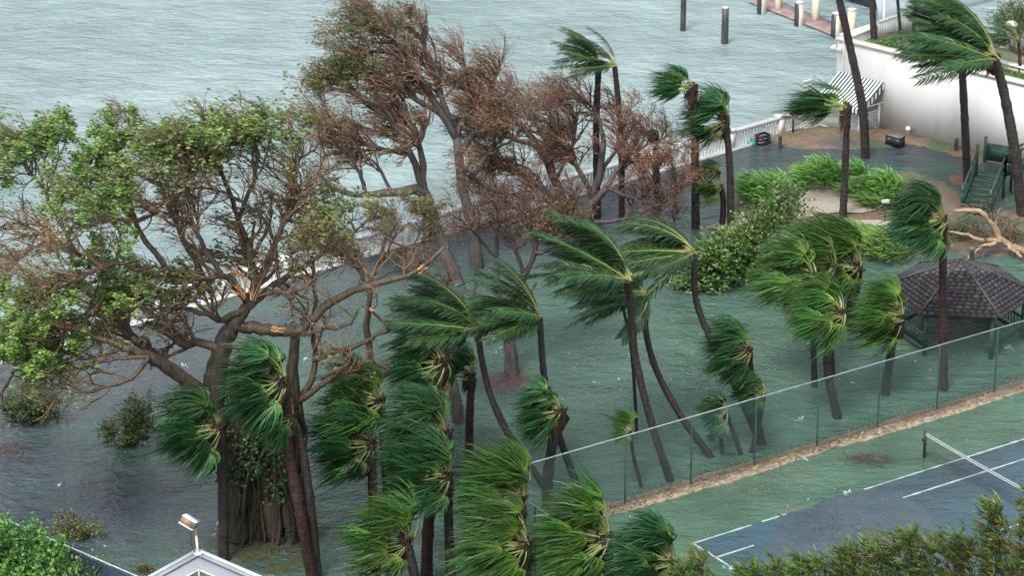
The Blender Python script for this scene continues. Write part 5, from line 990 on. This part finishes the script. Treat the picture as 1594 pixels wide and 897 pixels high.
clump('strap-leaved clump standing in the flood left of the other clumps', 1190, 312, 1.15, 1.7, 760, 51)
clump('strap-leaved clump between the path and the notice sign', 1272, 286, 1.0, 1.5, 640, 52, .1)
clump('small strap-leaved clump behind the dark swept palm trunk', 1326, 280, .55, 1.0, 240, 53, .1)
clump('strap-leaved clump at the far side of the path, right of the swept palm trunk', 1368, 304, .98, 1.5, 620, 54, .1)
clump('low round clump at the near side of the path beside the fan palm crown', 1383, 396, 1.05, 1.15, 520, 55, .1, mat='lily')
clump('small bright groundcover tuft on the path edge under the plant sign', 1362, 318, .7, .25, 260, 56, .12, 'groundcover_tuft')
clump('small bright groundcover tuft beside the swept palm trunk at the path', 1324, 303, .4, .2, 140, 57, .12, 'groundcover_tuft')
clump('grassy tuft between the two arms of the path', 1332, 372, .8, .3, 260, 58, .12, 'groundcover_tuft')
# feathery conifers in front of the court
def conifer(label, px, ytop, ybase, seed, R=.75, brown=.1):
    r = np.random.default_rng(seed); base = G(px, ybase); top = AT(px + r.uniform(-12, 4), ytop, base[1]); h = top[2]; t = thing('feathery_conifer', label, 'tree', base, 'feathery conifers at the bottom edge')
    C = curve([base, base + (top - base) * .5 + np.array([.25, 0, 0]), top], 14); mb = MB(); mb.tubes(C, np.linspace(.09, .015, 14), 7); mb.build('trunk', MT['bark'], t, base)
    n = 110; u = r.uniform(.3, 1, n) ** .9; x = u * 12.99; j = x.astype(int); f = (x - j)[:, None]; b = C[j] * (1 - f) + C[np.minimum(j + 1, 13)] * f
    az = r.uniform(0, 6.283, n); d = nrm(np.stack([np.cos(az) * .9, np.sin(az) * .9, np.full(n, .5)], -1)); L = R * (1.3 - u) * r.uniform(.4, 1.7, n) + .3; k = 6; tt = np.linspace(0, 1, k)
    kk = (.7 * tt)[None, :, None]; D = nrm(d[:, None] * (1 - kk) + nrm(WIND + ZUP * .35)[None, None] * kk); P = np.zeros((n, k, 3)); P[:, 1:] = np.cumsum(D[:, :-1] * (L / (k - 1))[:, None, None], 1); P += b[:, None]
    mb = MB(); mb.tubes(P, np.full((n, k), .012), 3, 0, r.uniform(0, .6, n)); mb.build('twigs', MT['twig'], t, base, kind='stuff')
    m_ = 1500; i = r.integers(0, n, m_); q = r.uniform(.1, 1, m_); x = q * (k - 1) * .999; j = x.astype(int); f = (x - j)[:, None]; p = P[i, j] * (1 - f) + P[i, j + 1] * f; T = nrm(P[i, j + 1] - P[i, j])
    D = nrm(T + r.normal(0, .45, (m_, 3)) + WIND * .3 + ZUP * .25); k2 = 3; Q = p[:, None] + D[:, None] * (np.linspace(0, 1, k2)[None, :, None] * r.uniform(.12, .34, (m_, 1, 1))) + WIND * (np.linspace(0, 1, k2) ** 2)[None, :, None] * .04
    tint = np.clip(r.uniform(.15, .85, n)[i] + r.normal(0, .15, m_), 0, .9); tint = np.where(r.uniform(0, 1, n)[i] < brown, 1.0, tint)
    mb = MB(); mb.strips(Q, np.array([.016, .022, .004])[None] * np.ones((m_, 1)), nrm(r.normal(0, 1, (m_, 3)) + ZUP), 0, np.repeat(tint, k2)); mb.build('crown', MT['needle'], t, base, kind='stuff')
cx = [(1070, 888, 1115, 'leftmost feathery conifer below the court corner'), (1098, 872, 1112, 'second feathery conifer from the left below the court corner'), (1168, 876, 1110, 'feathery conifer just right of the baseline end'), (1205, 886, 1108, 'low feathery conifer right of the one at the baseline end'),
      (1245, 884, 1105, 'feathery conifer at the left start of the dense row'), (1275, 874, 1102, 'second feathery conifer of the dense row'), (1305, 868, 1100, 'third feathery conifer of the dense row'), (1335, 858, 1098, 'fourth feathery conifer of the dense row'), (1362, 852, 1096, 'fifth feathery conifer of the dense row'),
      (1392, 838, 1094, 'sixth feathery conifer of the dense row, taller than its left neighbours'), (1420, 832, 1092, 'tallest green feathery conifer of the dense row'), (1452, 844, 1090, 'eighth feathery conifer of the dense row'), (1480, 838, 1088, 'ninth feathery conifer of the dense row'), (1508, 848, 1086, 'tenth feathery conifer left of the thin tall one'),
      (1535, 800, 1085, 'thin browned conifer in front of the centre service line'), (1556, 786, 1083, 'tallest thin conifer reaching over the court line'), (1585, 830, 1082, 'low browned conifer in the bottom right corner'), (1600, 775, 1080, 'sparse conifer at the right picture edge')]
for i, (x, yt, yb, lb) in enumerate(cx): conifer(lb, x, yt, yb, 60 + i, (.45 if x < 1230 else 1.0) if x < 1520 else .5, .05 if x < 1500 else .35)

# ivy and leaves caught in the banyan roots
r = np.random.default_rng(91); n = 900; cc_ = np.array([AT(x, y, BYY - 1.0) for x, y in ((375, 690), (395, 720), (430, 700), (440, 760), (360, 740), (410, 660))]); i = r.integers(0, len(cc_), n)
mb = MB(); mb.leaves(cc_[i] + r.normal(0, .3, (n, 3)), r.normal(0, .6, (n, 3)) - ZUP * .5 + WIND * .4, r.normal(0, .5, (n, 3)) - np.array([0, 1, -.4]), .17, .09, 0, r.uniform(0, 1, n)); mb.build('climbing_leaves', MT['leafdark'], ban, BY, kind='stuff')
